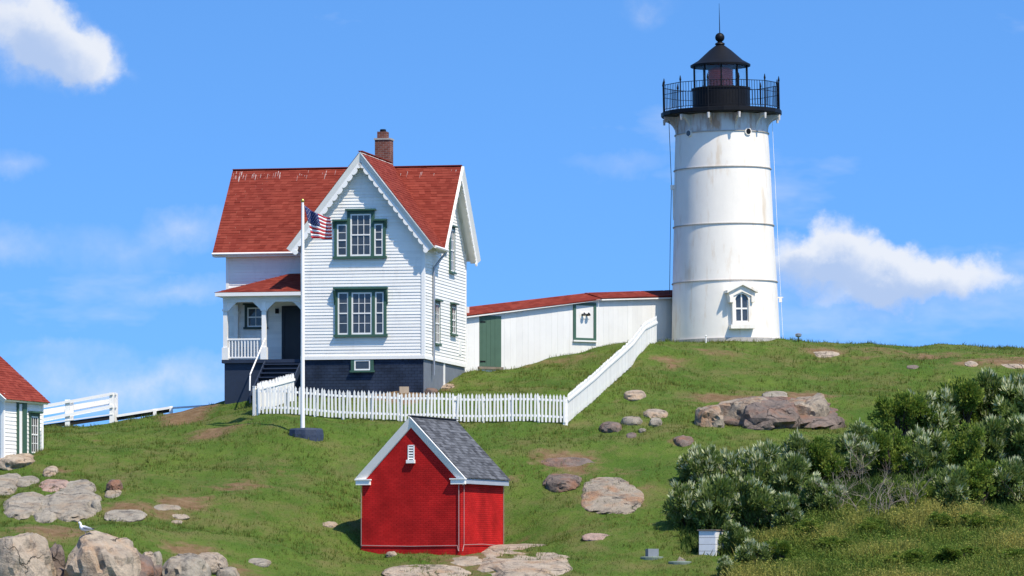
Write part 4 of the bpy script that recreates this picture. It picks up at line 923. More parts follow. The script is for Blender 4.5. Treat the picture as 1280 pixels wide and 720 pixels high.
walk2 = thing('low_boardwalk', 'low white edged boardwalk leading from the ramp to the house', 'boardwalk', (0, 0, 0))
MB().beam(rpx(146,520,-.2), rpx(216,509.0,-.2), .08, .10).build('edge_board', TRIM, walk2)
MB().beam(rpx(146,523.5,-.05), rpx(216,512.5,-.05), .12, .14).build('beam', BLACKGAP, walk2)
MB().beam(rpx(216,510,-.2), rpx(277,506,.2), .08, .08).build('edge_board', TRIM, walk2)
for u, vt in ((193.5,512.5),(214,509.2)):
    p = rpx(u, vt, -.28); MB().box(p.x-.07,p.x+.07,p.y-.05,p.y+.05,Hs(p.x,p.y)-.3,p.z).build('post', TRIM, walk2)
p = rpx(200,516,0); MB().box(p.x-.15,p.x+.12,p.y-.1,p.y+.3,Hs(p.x,p.y)-.2,p.z).build('pier_block', mat('concrete2', (.36,.32,.27), .9, .2, 4), walk2)
q = ground(139, 528)
bu = thing('striped_buoys', 'pile of red and white float buoys below the ramp post', 'buoys', q)
for dx, dy, rz, c in ((-.38,0,.1,0),(-.08,-.1,.5,1),(.12,.05,-.4,0),(.3,-.02,.3,1),(.38,.1,1.2,0)):
    a = Vector((dx,dy,.08)); d_ = Vector((math.cos(rz),math.sin(rz),.12)); 
    b_ = MB().tube([a-d_*.22,a-d_*.15,a,a+d_*.15,a+d_*.22],[.02,.09,.11,.09,.02],10).build('buoy', NYL_W, bu, smooth=True)
    MB().tube([a-d_*.08,a,a+d_*.08],[.112,.116,.112],10).build('band', NYL_R, b_)
# weathering streaks under the main ridge: old droppings on the shingles
sm = MB(); random.seed(21)
for x0, n_s in ((XL+.35, 16), (XL+.9, 8), (XL+1.9, 8), (XL+3.2, 6), (XL+4.1, 5), (-1.9, 3), (-1.0, 3), (.3, 6)):
    for k in range(n_s):
        x = x0+random.gauss(0, .22); t = random.uniform(.12, .45); l = random.uniform(.05, .35); w = random.uniform(.004, .016)
        if not XL+.05 < x < XR-.05: continue
        o_ = Vector((x, YC, ZR))+dm*t+nf*.034; sm.add([o_-Vector((w,0,0)), o_+Vector((w,0,0)), o_+dm*l+Vector((w*.4,0,0)), o_+dm*l-Vector((w*.3,0,0))], [(0,1,2,3)])
tag(sm.build('weathering_streaks', mat('chalky_streak', (.50, .40, .36), .9, .2, 9), rfm), kind='stuff')

# ================================================================ rocks
def rock_mesh(seed, sub=4, cuts=9, rough=.10, flat=.0, soft=False):
    ex = 2.3 if soft else 3.2; lift_c = .12 if soft else 0
    import bmesh
    r = random.Random(seed); b = bmesh.new(); bmesh.ops.create_icosphere(b, subdivisions=sub, radius=1)
    pl_ = []
    for _ in range(cuts):
        n = Vector((r.gauss(0,1), r.gauss(0,1), r.gauss(0,.8))).normalized(); pl_.append((n, r.uniform(.66, .95)))
    for ax in ((1,0,0),(-1,0,0),(0,1,0),(0,-1,0)):
        pl_.append(((Vector(ax)+Vector((r.gauss(0,.22), r.gauss(0,.22), r.uniform(0,.45)))).normalized(), r.uniform(.66, .86)))
    pl_.append((Vector((r.uniform(-.2,.2), r.uniform(-.25,.1), 1)).normalized(), r.uniform(.55, .72)-flat))
    of = Vector((r.uniform(0,50), r.uniform(0,50), r.uniform(0,50)))
    for v in b.verts:
        d = v.co.normalized(); rad = 1.0
        for n, c in pl_:
            k = d.dot(n)
            if k > .05: rad = min(rad, (c+lift_c)/k)
        rad = min(rad, 1/((abs(d.x)**ex+abs(d.y)**ex+abs(d.z)**ex)**(1/ex))*(.88 if soft else .80)); q = d*rad; cr_ = 1-abs(mnoise.noise(q*1.6+of)); rad *= 1+rough*.7*mnoise.fractal(q*2.2+of, 1.0, 2.0, 5)-rough*1.1*max(0, cr_-.90)/.10+rough*.4*mnoise.fractal(q*7+of, 1.0, 2.0, 3)
        v.co = d*rad
    me = bpy.data.meshes.new('rock'); b.to_mesh(me); b.free()
    me.polygons.foreach_set('use_smooth', [True]*len(me.polygons)); me.set_sharp_from_angle(angle=R(24)); return me
_rs = [100]
def rock(u0, u1, vt, vb, kind, m, label, group=None, thick=.25, dep=1.35, name='rock', cat='rock', sub=4, rough=.10, soft=True):
    """slab: lies along the slope between the two photo rows; boulder: stands on the lower row"""
    _rs[0] += 1; soft = soft and group != gO; me = rock_mesh(_rs[0], sub, rough=rough, flat=.1 if kind == 'slab' else 0, soft=soft); me.materials.append(m)
    u = (u0+u1)/2; a = ground(u, vb); w = (u1-u0)/F*a.y/2
    o = link(bpy.data.objects.new(name, me)); tag(o, label, cat, group); yaw = random.uniform(-.35, .35)
    if kind == 'slab':
        b = ground(u, vt); ln = max((b-a).length/2, .12); c = (a+b)/2; sl = math.atan2(b.z-a.z, max(.05, b.y-a.y))
        me.transform(Matrix.Rotation(yaw*.4, 4, 'Z')); me.transform(Matrix.Diagonal((w*1.18, ln*1.14, thick*1.15, 1)))
        o.rotation_euler = (sl, 0, 0); o.location = c-Vector((0, 0, thick*.15))
    else:
        hgt = (vb-vt)/F*a.y; me.transform(Matrix.Rotation(yaw, 4, 'Z')); d = w*dep*1.15
        me.transform(Matrix.Diagonal((w*(1.18 if soft else 1.3), d*1.3, hgt*(.86 if soft else .95), 1)))
        g2 = Hs(a.x, a.y+2*d); sl = math.atan2(g2-a.z, 2*d); o.rotation_euler = (sl*.45, 0, 0)
        o.location = (a.x, a.y+d*.9, a.z+hgt*.26)
    return o
gL = 'grey slabs beside the cottage'; gF = 'foreground shore boulders'; gR = 'stones scattered on the upper lawn'; gO = 'boulders of the hillside outcrop'
rock(-14,27,594,621,'slab',G_GREY,'pale grey slab at the left picture edge beyond the shore boulders',gL,.3)
rock(20,48,597,609,'slab',G_GREY,'small grey slab left of the pink slab',gL,.18,sub=3)
rock(46,88,601,616,'slab',G_PINK,'pinkish flat slab among the grey slabs below the cottage',gL,.22)
rock(71,119,602,627,'slab',G_GREY,'grey slab at the upper right end of the slab group',gL,.28)
rock(52,127,615,653,'slab',G_GREY,'largest grey sloping slab of the slab group below the cottage',gL,.42)
rock(41,84,622,654,'slab',G_GREY,'narrow grey slab between the two large front slabs',gL,.38)
rock(4,59,619,651,'slab',G_GREY,'broad grey slab with dark foot at the slab group\'s lower left',gL,.42)
rock(113,126,624,640,'boulder',G_GREY,'small grey block at the right tip of the slab group',gL,sub=3)
rock(131,153,613,623,'slab',G_GREY,'flat pale stone carrying the round brown boulder',None,.14,sub=3)
o_b = rock(132,152,598,615,'boulder',G_BROWN,'round brown boulder sitting on a flat pale stone',None)
rock(131,182,637,652,'slab',G_GREY,'flat grey ledge right of the large sloping slab',None,.10)
rock(189,226,631,639,'slab',G_GREY,'thin flat ledge in the worn brown patch',None,.08,sub=3)
rock(212,237,643,650,'slab',G_TAN,'small pale flat stone below the thin ledge',None,.08,sub=3)
rock(213,228,651,655,'slab',G_TAN,'tiny pale stone flush in the grass under a flat stone',None,.06,sub=3)
rock(-18,42,564,585,'boulder',G_TAN,'tan domed rock in front of the cottage wall',None)
rock(-6,22,575,584,'boulder',G_GREY,'low grey stone at the foot of the tan domed rock',None,sub=3)
rock(54,73,584,596,'slab',G_TAN,'small tan rock in the grass right of the cottage corner',None,.15,sub=3)
rock(-20,64,662,752,'boulder',G_TAN,'big tan and orange shore boulder in the bottom left corner',gF,dep=1.1)
gull_rock = rock(78,173,664,748,'boulder',G_TAN,'big pale topped boulder with the gull standing on it',gF,dep=.9)
rock(134,192,690,745,'boulder',G_BROWN,'brown boulder leaning on the gull boulder\'s right flank',gF)
rock(58,80,678,722,'boulder',G_BROWN,'dark narrow boulder wedged between the two big shore boulders',gF)
rock(174,194,690,717,'boulder',G_TAN,'tan upright block right of the gull boulder',gF,sub=3)
rock(188,202,688,708,'boulder',G_GREY,'small grey upright stone behind the tan block',gF,sub=3)
rock(200,260,690,740,'boulder',G_GREY,'large grey lichen covered shore boulder right of the tan block',gF)
rock(236,282,691,716,'boulder',G_TAN,'tan wedge rock behind the lichen covered boulder',gF)
rock(270,298,708,728,'boulder',G_GREY,'grey low rock at the right end of the shore boulders',gF,sub=3)
rock(60,84,708,728,'boulder',G_BROWN,'dark broken stone at the bottom edge between big boulders',gF,sub=3)
rock(184,206,706,728,'boulder',G_BROWN,'brown stone at the bottom edge below the tan block',gF,sub=3)
rock(306,338,699,708,'slab',G_GREY,'flat grey stone in the grass right of the shore boulders',None,.12,sub=3)
rock(400,422,653,660,'slab',G_TAN,'small pale flat stone in the lawn left of the red shed',None,.10,sub=3)
rock(582,726,683,724,'slab',G_TAN,'long tan whaleback ledge at the red shed\'s right corner',None,.42,rough=.06)
rock(480,588,706,724,'slab',G_TAN,'flat pale ledge in front of the red shed',None,.10,rough=.06)
rock(556,617,696,708,'slab',G_TAN,'narrow tan ledge just below the red shed corner',None,.10)
rock(482,496,689,696,'boulder',G_TAN,'small tan stone against the red shed front',None,sub=3)
rock(780,809,487,500,'boulder',G_TAN,'tan stone highest of those right of the fence',gR,sub=3)
rock(804,836,511,522,'boulder',G_TAN,'flat tan stone rightmost in the lawn group right of the fence',gR,sub=3)
rock(777,803,519,531,'boulder',G_GREY,'grey stone in the middle of the lawn group right of the fence',gR,sub=3)
rock(812,828,521,533,'boulder',G_GREY,'small grey stone under the flat tan stone',gR,sub=3)
rock(750,778,526,540,'boulder',G_BROWN,'brown stone nearest the picket fence corner',gR,sub=3)
rock(798,808,535,541,'boulder',G_GREY,'tiny grey stone below the middle stone of the lawn group',gR,sub=3)
rock(783,797,541,548,'slab',G_BROWN,'tiny brown flat stone lowest in the lawn group',gR,.08,sub=3)
rock(842,868,544,557,'boulder',G_BROWN,'dark brown stone at the left tip of the thicket',gR,sub=3)
rock(722,805,597,646,'slab',G_STAIN,'large bare grey rock slab on the slope right of the red shed',None,.20)
rock(679,728,591,611,'boulder',G_BROWN,'reddish brown rock beside the large bare slab',None)
rock(677,742,572,584,'slab',G_BROWN,'worn flat ledge above the reddish brown rock',None,.07)
rock(866,1056,497,535,'slab',G_BROWN,'wide brown bedrock ledge under the outcrop boulders',gO,.45)
rock(868,906,504,534,'boulder',G_STAIN,'grey rounded boulder at the left end of the outcrop',gO)
rock(896,966,493,531,'boulder',G_STAIN,'broad grey boulder second from left in the outcrop',gO)
rock(930,1002,496,536,'boulder',G_BROWN,'brown split boulder in the middle of the outcrop',gO)
rock(986,1037,489,532,'boulder',G_STAIN,'grey upright boulder right of the brown split one',gO)
rock(931,974,519,537,'boulder',G_BROWN,'low brown boulder at the foot of the outcrop\'s middle',gO)
rock(1024,1058,519,536,'boulder',G_BROWN,'small reddish rock at the right end of the outcrop',gO,sub=3)
rock(952,988,490,498,'slab',G_GREY,'flat pale stone on the top edge of the outcrop',gO,.12,sub=3)
rock(1012,1050,439,448,'slab',G_TAN,'flat tan stone in the bare patch on the hilltop right of the tower',None,.07,sub=3)
rock(1206,1222,452,459,'slab',G_TAN,'small pale flat stone on the hilltop above the thicket',None,.10,sub=3)
rock(1248,1284,455,461,'slab',G_TAN,'pale flat stone at the right edge above the thicket',None,.08,sub=3)
rock(1133,1149,457,462,'slab',G_BROWN,'small brown stone in the hilltop grass',None,.08,sub=3)
rock(728,764,667,676,'slab',G_PINK,'long flat orange and white stone in the lower lawn',None,.10,sub=3)
rock(530,548,484,493,'boulder',G_BROWN,'small brown rock at the house corner behind the fence',None,sub=3)
rock(545,572,481,487,'slab',G_TAN,'pale flat rock in the grass beside the house wall',None,.12,sub=3)
q = ground(505, 491); MB().box(-.19,.19,-.12,.12,-.05,.24).build('stone_block', mat('sandstone', (.42,.33,.23), .9, .15, 6), None, loc=q, rz=.1)
tag(bpy.data.objects['stone_block'], 'small squared tan stone block before the navy foundation', 'block')
# utility covers and the white box by the thicket
def cover(u, v, label, boxed):
    q = ground(u, v); t = thing('vent_cover', label, 'cover', q)
    mm = mat('faded_green_cover', (.16, .20, .16), .7, .2, 6)
    MB().lathe([(.40,-.1),(.42,.02),(.40,.05),(.1,.07)], 20).build('lid', mm, t).scale = (1, .75, 1)
    if boxed: MB().box(-.2,.2,-.14,.14,.05,.33).build('vent_box', mat('grey_vent', (.22,.24,.26), .6, .15, 5), t, rz=.35)
    else: fix_normals(MB().prism([(-.12,-.05,.05),(.2,-.05,.05),(.18,-.05,.12),(-.02,-.05,.22)], (0,.14,0)).build('vent_cap', G_TAN, t))
cover(815, 698, 'round green vent cover carrying a grey box on the lower lawn', True)
cover(850, 704, 'round green cover with a broken pale cap beside the thicket', False)
q = ground(884, 694); bx = thing('white_box', 'white boarded storage box half hidden under the thicket', 'box', q, -R(24))
WBX = mat('whitewashed_board', (.70, .70, .70), .7, .12, 3, stain=[((.25,.25,.24), 3, .55, .75, .5, (1,1,1))])
W2, D2, H2 = .62, 1.05, .86
for k in range(4):
    z0 = -.1+k*.24; z1 = z0+.228
    MB().box(-W2/2,W2/2,-.012,.012,z0,z1).build('board', WBX, bx); MB().box(W2/2-.012,W2/2+.014,.014,D2,z0,z1).build('board', WBX, bx); MB().box(-W2/2,-W2/2+.02,.014,D2,z0,z1).build('board', WBX, bx)
    MB().box(-W2/2+.021,W2/2-.013,D2-.02,D2,z0,z1).build('board', WBX, bx)
lid = MB().box(-W2/2-.05,W2/2+.05,-.06,D2+.05,.862,.90).build('lid', WOOD, bx)

# ================================================================ gull
gmx = Matrix.Translation(gull_rock.location) @ gull_rock.rotation_euler.to_matrix().to_4x4()
cand = [gmx @ v.co for v in gull_rock.data.vertices]; cand = [p for p in cand if abs(640+F*p.x/p.y-99) < 7]
q = max(cand, key=lambda p: p.z-.35*p.y)-Vector((0, 0, .01))
gull = thing('gull', 'white and grey gull standing on the pale shore boulder', 'gull', q, 0)
FEW = mat('gull_white', (.78,.78,.78), .8, .04, 8); FEG = mat('gull_grey', (.30,.32,.35), .8, .08, 8); FEB = mat('gull_black', (.03,.03,.03), .7, .1, 8); BKY = mat('gull_beak', (.65,.42,.05), .5, .1, 8); LGP = mat('gull_leg', (.5,.32,.28), .6, .1, 8)
bod = MB().tube([(.30,0,.20),(.22,0,.205),(.10,0,.215),(0,0,.225),(-.08,0,.245),(-.125,0,.29),(-.14,0,.34),(-.145,0,.375),(-.16,0,.405),(-.18,0,.42),(-.205,0,.418),(-.222,0,.412)],
                [.008,.035,.075,.098,.092,.068,.047,.042,.048,.046,.03,.012], 14).build('body', FEW, gull, smooth=True)
for s in (-1, 1):
    wg = MB().tube([(-.06,s*.085,.26),(.02,s*.10,.255),(.14,s*.07,.235),(.26,s*.035,.22)], [.02,.05,.042,.012], 8).build('wing', FEG, gull, smooth=True)
    MB().tube([(.22,s*.04,.228),(.38,s*.012,.215)], [.022,.004], 6).build('wing_tip', FEB, wg)
    MB().tube([(.02,s*.035,.15),(.03,s*.037,.07),(.01,s*.037,.0)], [.014,.009,.009], 6).build('leg', LGP, gull)
    MB().add([(.02,s*.037,.004),(-.06,s*.037-.03,.003),(-.07,s*.037,.003),(-.06,s*.037+.03,.003)], [(0,1,2,3)]).build('foot', LGP, gull)
MB().tube([(-.215,0,.412),(-.25,0,.408),(-.272,0,.398)], [.014,.011,.003], 6).build('beak', BKY, gull)

# ================================================================ small hilltop fittings
q = ground(998, 427.5); t = thing('ground_floodlight', 'small floodlight on a short stake right of the tower', 'floodlight', q)
MB().tube([(0,0,-.1),(0,0,.22)], .02, 6).build('stake', IRON, t); MB().lathe([(.05,.2),(.13,.24),(.14,.34),(.05,.38)], 10).build('lamp_head', GALV, t)
q = ground(882.5, 428.5); tag(MB().tube([(0,0,-.1),(0,0,.26),(.0,-.05,.3)], .028, 8).build('standpipe', TRIM, None, loc=q), 'short white standpipe in the grass at the tower foot', 'pipe')

# ================================================================ vegetation
def leaf_mat(name, c0, c1):
    m = mat(name, c0, .6, .25, 1.4, tint=c1, spec=.12)
    b = m.node_tree.nodes['Principled BSDF']; nt = m.node_tree
    tl = nt.nodes.new('ShaderNodeBsdfTranslucent'); mx = nt.nodes.new('ShaderNodeMixShader'); mx.inputs[0].default_value = .33
    src = b.inputs['Base Color'].links[0].from_socket; nt.links.new(src, tl.inputs['Color'])
    out = nt.nodes['Material Output']; nt.links.new(b.outputs[0], mx.inputs[1]); nt.links.new(tl.outputs[0], mx.inputs[2]); nt.links.new(mx.outputs[0], out.inputs[0]); return m
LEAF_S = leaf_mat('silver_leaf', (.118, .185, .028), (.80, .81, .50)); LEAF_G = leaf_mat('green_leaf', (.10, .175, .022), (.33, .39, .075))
TWIG = mat('grey_twig', (.27, .225, .17), .85, .25, 6); TWIGD = mat('brown_twig', (.09, .065, .05), .85, .25, 6)
def leaf_cloud(seed, silver, n_clump, n_leaf, llen, lwid):
    """sprays of leaves spread over an uneven, many-lobed crown, with sparser dark leaves inside"""
    r = np.random.default_rng(seed); tips = []; P0 = []; AX = []; LL = []; WW_ = []; T = []
    lob = [(r.uniform(-.5, .5), r.uniform(-.5, .5), r.uniform(.45, .95), r.uniform(.30, .55)) for _ in range(7)]
    for c in range(n_clump):
        while True:
            lx, ly, lz, lr = lob[r.integers(7)]
            d = r.normal(size=3); d /= np.linalg.norm(d); rad = r.uniform(.35, 1.0)**.4
            p = np.array([lx+d[0]*lr*rad, ly+d[1]*lr*rad, lz-.2+d[2]*lr*.8*rad])
            if p[2] > .05 and np.hypot(p[0], p[1]) < 1.05: break
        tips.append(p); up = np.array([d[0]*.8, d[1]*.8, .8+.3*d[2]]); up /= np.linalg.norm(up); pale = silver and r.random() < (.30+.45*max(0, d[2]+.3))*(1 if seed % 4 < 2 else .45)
        k = n_leaf; e = r.normal(size=(k, 3)); e /= np.linalg.norm(e, axis=1)[:, None]
        ax = e*r.uniform(.5, 1.0, (k, 1))+up*r.uniform(.4, 1.2, (k, 1)); ax /= np.linalg.norm(ax, axis=1)[:, None]
        q = p+e*r.uniform(.02, .13 if silver else .15, (k, 1))*np.array([1, 1, .8])
        P0.append(q); AX.append(ax); LL.append(llen*r.uniform(.6, 1.3, k)); WW_.append(lwid*r.uniform(.7, 1.3, k))
        base = r.uniform(0, .14, k) if silver else np.clip(r.uniform(0, .8)**1.3+r.normal(0, .18, k), 0, 1)
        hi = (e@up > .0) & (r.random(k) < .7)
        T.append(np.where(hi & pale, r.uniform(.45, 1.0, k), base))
    P0, AX, LL, WW_, T = (np.concatenate(a) for a in (P0, AX, LL, WW_, T))
    sd_ = np.cross(AX, r.normal(size=AX.shape)); sd_ /= np.linalg.norm(sd_, axis=1)[:, None]+1e-9
    mid = P0+AX*(LL*.5)[:, None]; V = np.stack([P0, mid+sd_*WW_[:, None], P0+AX*LL[:, None], mid-sd_*WW_[:, None]], 1).reshape(-1, 3)
    return V, np.arange(len(V)).reshape(-1, 4), T, tips
def branches(tips, seed, m_r=.02):
    r = random.Random(seed); mb = MB(); st_ = [(r.uniform(-.12,.12), r.uniform(-.12,.12), 0) for _ in range(6)]
    for p in tips[::3]:
        b = Vector(r.choice(st_)); e = Vector(p); m1 = b.lerp(e, .45)+Vector((r.uniform(-.1,.1), r.uniform(-.1,.1), .06)); mb.tube([b-Vector((0,0,.25)), b, m1, e], [m_r*1.3, m_r*1.2, m_r*.7, m_r*.25], 5)
    return mb
VAR = []
for i in range(8):
    silver = i < 4
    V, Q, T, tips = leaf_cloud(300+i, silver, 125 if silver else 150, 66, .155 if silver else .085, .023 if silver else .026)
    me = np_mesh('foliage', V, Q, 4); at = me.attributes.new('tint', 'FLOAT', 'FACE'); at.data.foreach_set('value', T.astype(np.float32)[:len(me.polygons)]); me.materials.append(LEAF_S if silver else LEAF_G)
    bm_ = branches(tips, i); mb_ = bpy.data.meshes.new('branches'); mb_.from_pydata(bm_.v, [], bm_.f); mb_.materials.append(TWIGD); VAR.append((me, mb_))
def shrub(u, vb, h, w, silver, label):
    q = ground(u, vb); t = thing('shrub', label, 'shrub', q, random.uniform(0, 6.28), 'shrubs of the thicket')
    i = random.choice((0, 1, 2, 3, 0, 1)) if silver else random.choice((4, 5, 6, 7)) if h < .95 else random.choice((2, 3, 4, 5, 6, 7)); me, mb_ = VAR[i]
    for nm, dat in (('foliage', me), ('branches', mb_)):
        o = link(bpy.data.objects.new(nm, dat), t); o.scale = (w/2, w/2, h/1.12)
    return t
random.seed(5)
rows = [("thicket's back row", [(1084,574,1.55,2.5,1),(1122,552,1.9,2.8,0),(1160,546,2.05,2.9,1),(1206,541,2.15,3.0,0),(1243,535,2.3,2.9,1),(1284,537,2.15,3.0,0)]),
    ("thicket's second row from the back", [(1002,594,1.75,2.0,1),(1036,600,1.6,2.0,0),(1072,598,1.7,2.2,1),(1112,596,1.8,2.3,0),(1152,592,1.9,2.3,1),(1194,588,1.9,2.4,0),(1238,586,2.0,2.4,1),(1282,586,2.0,2.4,0)]),
    ("thicket's middle row", [(872,612,1.75,2.3,1),(908,614,1.85,2.3,1),(948,614,1.95,2.3,1),(986,624,1.7,2.1,0),(1028,642,1.3,1.9,0),(1142,640,1.4,2.0,0),(1182,636,1.6,2.2,0),(1224,634,1.7,2.3,0),(1268,632,1.8,2.3,0)]),
    ("row just behind the white box", [(861,656,1.85,2.1,1),(896,662,2.0,2.3,1),(934,664,1.9,2.2,1),(972,664,1.4,2.0,0)]),
    ("row in front of the white box", [(918,692,1.1,1.25,1),(946,712,1.15,1.6,1),(908,722,.8,1.0,1),(975,706,.9,1.5,0)]),
    ("patch of low bushes among the yellow weeds", [(1012,672,.65,1.5,0),(1046,690,.55,1.5,0),(1085,668,.6,1.7,0),(1128,708,.6,1.8,0),(1176,662,.65,1.6,0),(1196,700,.5,1.6,0),(1238,664,.7,1.8,0),(1268,708,.6,1.7,0)])]
ords = ['leftmost', 'second from left', 'third from left', 'fourth from left', 'fifth from left', 'sixth from left', 'seventh from left', 'eighth from left', 'rightmost']
for rn, lst in rows:
    for k, (u, vb, h, w, sv) in enumerate(lst):
        od = 'rightmost' if k == len(lst)-1 else ords[k]
        shrub(u, vb, h, w, sv, f"{'silvery' if sv else 'green'} leafy shrub, {od} in the {rn}")
# bare grey brush in the middle of the thicket
def bare(u, vb, h, seed, label):
    r = random.Random(seed); q = ground(u, vb); t = thing('bare_shrub', label, 'bare shrub', q, 0, 'bare brush in the thicket'); mb = MB()
    def grow(p, d, L_, rad, lev):
        pts = [p]; 
        for k in range(3):
            d = (d+Vector((r.gauss(0,.22), r.gauss(0,.22), r.gauss(.05,.12)))).normalized(); p = p+d*(L_/3); pts.append(p)
        mb.tube(pts, [rad, rad*.9, rad*.75, rad*.6], 5)
        if lev > 0:
            for k in range(r.choice((2, 3))):
                grow(pts[r.choice((1,2,3))], (d+Vector((r.gauss(0,.6), r.gauss(0,.6), r.gauss(0,.3)))).normalized(), L_*.66, rad*.6, lev-1)
    for k in range(5): grow(Vector((r.uniform(-.3,.3), r.uniform(-.2,.2), -.1)), Vector((r.gauss(0,.25), r.gauss(0,.15), 1)).normalized(), h*.5, .014, 3)
    mb.build('branches', TWIG, t)
for k, (u, vb, h, lb_) in enumerate([(1022,640,1.5,'bare grey brush at the left end of the thicket\'s dead stretch'),(1052,646,1.9,'bare grey brush second from left in the dead stretch'),(1082,650,2.0,'tall bare grey brush mid thicket, fork branched'),
        (1106,652,2.1,'bare grey brush with the lowest pale trunk in the thicket'),(1135,645,1.8,'bare grey brush at the right end of the dead stretch'),(1070,606,1.9,'bare grey brush behind the dead stretch, above its middle')]): bare(u, vb, h, 50+k, lb_)
# yellow weeds in front of the thicket
def in_poly(u, v, P):
    c = np.zeros(len(u), bool); j = len(P)-1
    for i in range(len(P)):
        (xi, yi), (xj, yj) = P[i], P[j]; c ^= ((yi > v) != (yj > v)) & (u < (xj-xi)*(v-yi)/(yj-yi+1e-9)+xi); j = i
    return c
def scatter(n, P, r):
    us, vs = np.array([p[0] for p in P]), np.array([p[1] for p in P])
    Y = r.uniform(166, 226, n*6); U = r.uniform(us.min(), us.max(), n*6); X = (U-640)/F*Y; Z = H(X, Y); Vv = VH-F*Z/Y
    k = in_poly(U, Vv, P); return X[k][:n], Y[k][:n], Z[k][:n]
def blades(name, X, Y, Z, hgt, wid, lean, tint, m, heads=None):
    r = np.random.default_rng(len(X)); n = len(X); a = r.uniform(0, 6.283, n); la = r.uniform(0, 6.283, n); ll = np.abs(r.normal(0, lean, n))*hgt
    b = np.stack([X, Y, Z-.02], 1); s = np.stack([np.cos(a)*wid, np.sin(a)*wid, 0*a], 1); tp = b+np.stack([np.cos(la)*ll, np.sin(la)*ll, hgt], 1)
    V = np.stack([b-s, b+s, tp], 1).reshape(-1, 3); Q = np.arange(3*n).reshape(-1, 3)
    me = np_mesh(name, V, Q, 3); at = me.attributes.new('tint', 'FLOAT', 'FACE'); at.data.foreach_set('value', tint.astype(np.float32)); me.materials.append(m)
    return tag(link(bpy.data.objects.new(name, me)), kind='stuff'), tp
r_ = np.random.default_rng(3)
WEED = leaf_mat('weed_leaf', (.125, .19, .030), (.38, .34, .085)); HEAD = leaf_mat('goldenrod_head', (.22, .215, .055), (.34, .29, .06))
PW = [(905,745),(925,690),(985,668),(1005,655),(1030,628),(1060,642),(1095,622),(1125,640),(1150,628),(1185,655),(1215,638),(1255,648),(1300,630),(1300,745)]
X, Y, Z = scatter(32000, PW, r_)
cl = np.array([1.5*mnoise.fractal(Vector((x*.42, y*.3, 0)), 1, 2, 4) for x, y in zip(X, Y)])
hg = r_.uniform(.15, .62, len(X))*np.clip(.9+.5*cl, .45, 1.25)
_, tp = blades('yellow_weeds', X, Y, Z, hg, .016+.016*r_.random(len(X)), .6, np.clip(.26+cl*.7+r_.normal(0, .2, len(X)), 0, 1), WEED)
tag(_, 'yellow green weeds filling the ground in front of the thicket', 'weeds')
lf = np.repeat(np.arange(len(X)), 2); b0 = np.stack([X, Y, Z], 1)[lf]; t_ = r_.uniform(.2, 1.0, len(lf))[:, None]; b0 = b0*(1-t_)+tp[lf]*t_+r_.normal(0, .03, (len(lf), 3))
e1 = r_.normal(0, 1, (len(lf), 3)); e1[:, 2] = np.abs(e1[:, 2])*.6; e1 /= np.linalg.norm(e1, axis=1)[:, None]; e2 = np.cross(e1, r_.normal(0, 1, (len(lf), 3))); e2 /= np.linalg.norm(e2, axis=1)[:, None]
le = r_.uniform(.05, .11, len(lf))[:, None]; Vl = np.stack([b0, b0+e1*le*.5+e2*le*.22, b0+e1*le, b0+e1*le*.5-e2*le*.22], 1).reshape(-1, 3)
me = np_mesh('weed_leaves', Vl, np.arange(len(Vl)).reshape(-1, 4), 4); at = me.attributes.new('tint', 'FLOAT', 'FACE'); at.data.foreach_set('value', np.clip(.24+cl[lf]*.7+r_.normal(0, .22, len(lf)), 0, 1).astype(np.float32)); me.materials.append(WEED)
tag(link(bpy.data.objects.new('weed_leaves', me)), 'small leaves of the yellow green weeds before the thicket', 'weeds', kind='stuff')
k = (cl+r_.normal(0, .3, len(X))) > .85; hp = tp[k]; n = len(hp)
off = r_.normal(0, .035, (n, 3, 3)); Vh = (hp[:, None]+off).reshape(-1, 3); me = np_mesh('goldenrod_heads', Vh, np.arange(3*n).reshape(-1, 3), 3)
at = me.attributes.new('tint', 'FLOAT', 'FACE'); at.data.foreach_set('value', r_.random(n).astype(np.float32)); me.materials.append(HEAD)
tag(link(bpy.data.objects.new('goldenrod_heads', me)), 'yellow flower heads over the weeds before the thicket', 'flowers', kind='stuff')
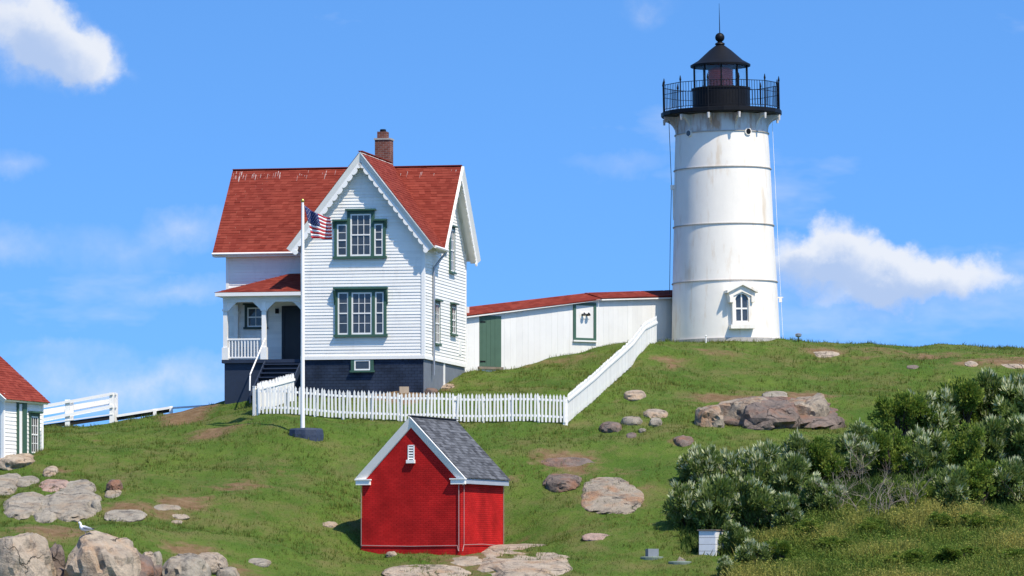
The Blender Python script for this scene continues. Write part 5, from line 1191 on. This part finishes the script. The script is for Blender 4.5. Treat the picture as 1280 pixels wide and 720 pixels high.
# undergrowth beneath the shrubs
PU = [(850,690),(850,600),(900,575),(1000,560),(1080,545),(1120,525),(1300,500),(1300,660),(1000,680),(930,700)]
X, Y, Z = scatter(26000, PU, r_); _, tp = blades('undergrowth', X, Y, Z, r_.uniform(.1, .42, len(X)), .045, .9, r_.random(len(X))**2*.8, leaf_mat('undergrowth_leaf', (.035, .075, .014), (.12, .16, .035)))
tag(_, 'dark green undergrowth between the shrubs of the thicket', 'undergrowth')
# lawn: short grass blades over the whole visible slope
n = 300000; Y = r_.uniform(168, 219, n); X = r_.uniform(-.112, .112, n)*Y; Z = H(X, Y)
dr_ = dryness(X, Y); k = r_.random(n) > dr_*1.1
hx = (X-H0.x)*math.cos(PSI)-(Y-H0.y)*math.sin(PSI); hy = (X-H0.x)*math.sin(PSI)+(Y-H0.y)*math.cos(PSI)
k &= ~((hx > -9.1) & (hx < .05) & (hy > 0) & (hy < 7.8))
X, Y, Z = X[k], Y[k], Z[k]; cl = 1.4*sum(a*np.sin((X*math.cos(t)+Y*math.sin(t))*6.283/l+p) for t, l, p, a in [(.3,9,.1,.2),(1.2,5,1.,.2),(2.3,3.1,2.,.2),(.9,1.7,3.,.18),(2.9,1.1,.5,.16),(1.9,.6,4.,.12)])
lo = np.array([mnoise.fractal(Vector((x*.4, y*.3, 9)), 1, 2, 4) for x, y in zip(X, Y)])
GRASS = leaf_mat('grass_blade', (.054, .120, .014), (.215, .20, .048))
_, tp = blades('lawn_grass', X, Y, Z, r_.uniform(.03, .095, len(X))*(1+.6*cl), .012, .8, np.clip(.28+cl*.35+1.15*np.maximum(0, lo)+r_.normal(0, .24, len(X)), 0, 1), GRASS)
tag(_, 'short green grass covering the hill', 'grass')
k = (r_.random(len(X)) < .10*np.clip(.5+1.6*lo, 0, 1.5)); kk = np.flatnonzero(k); kk = np.repeat(kk, 5); Xt = X[kk]+r_.normal(0, .05, len(kk)); Yt = Y[kk]+r_.normal(0, .05, len(kk))
_, tp = blades('grass_tufts', Xt, Yt, H(Xt, Yt), r_.uniform(.08, .22, len(kk)), .012, .5, np.clip(r_.normal(.45, .3, len(kk)), 0, 1), GRASS)
tag(_, 'taller ragged grass tufts scattered over the hill', 'grass')
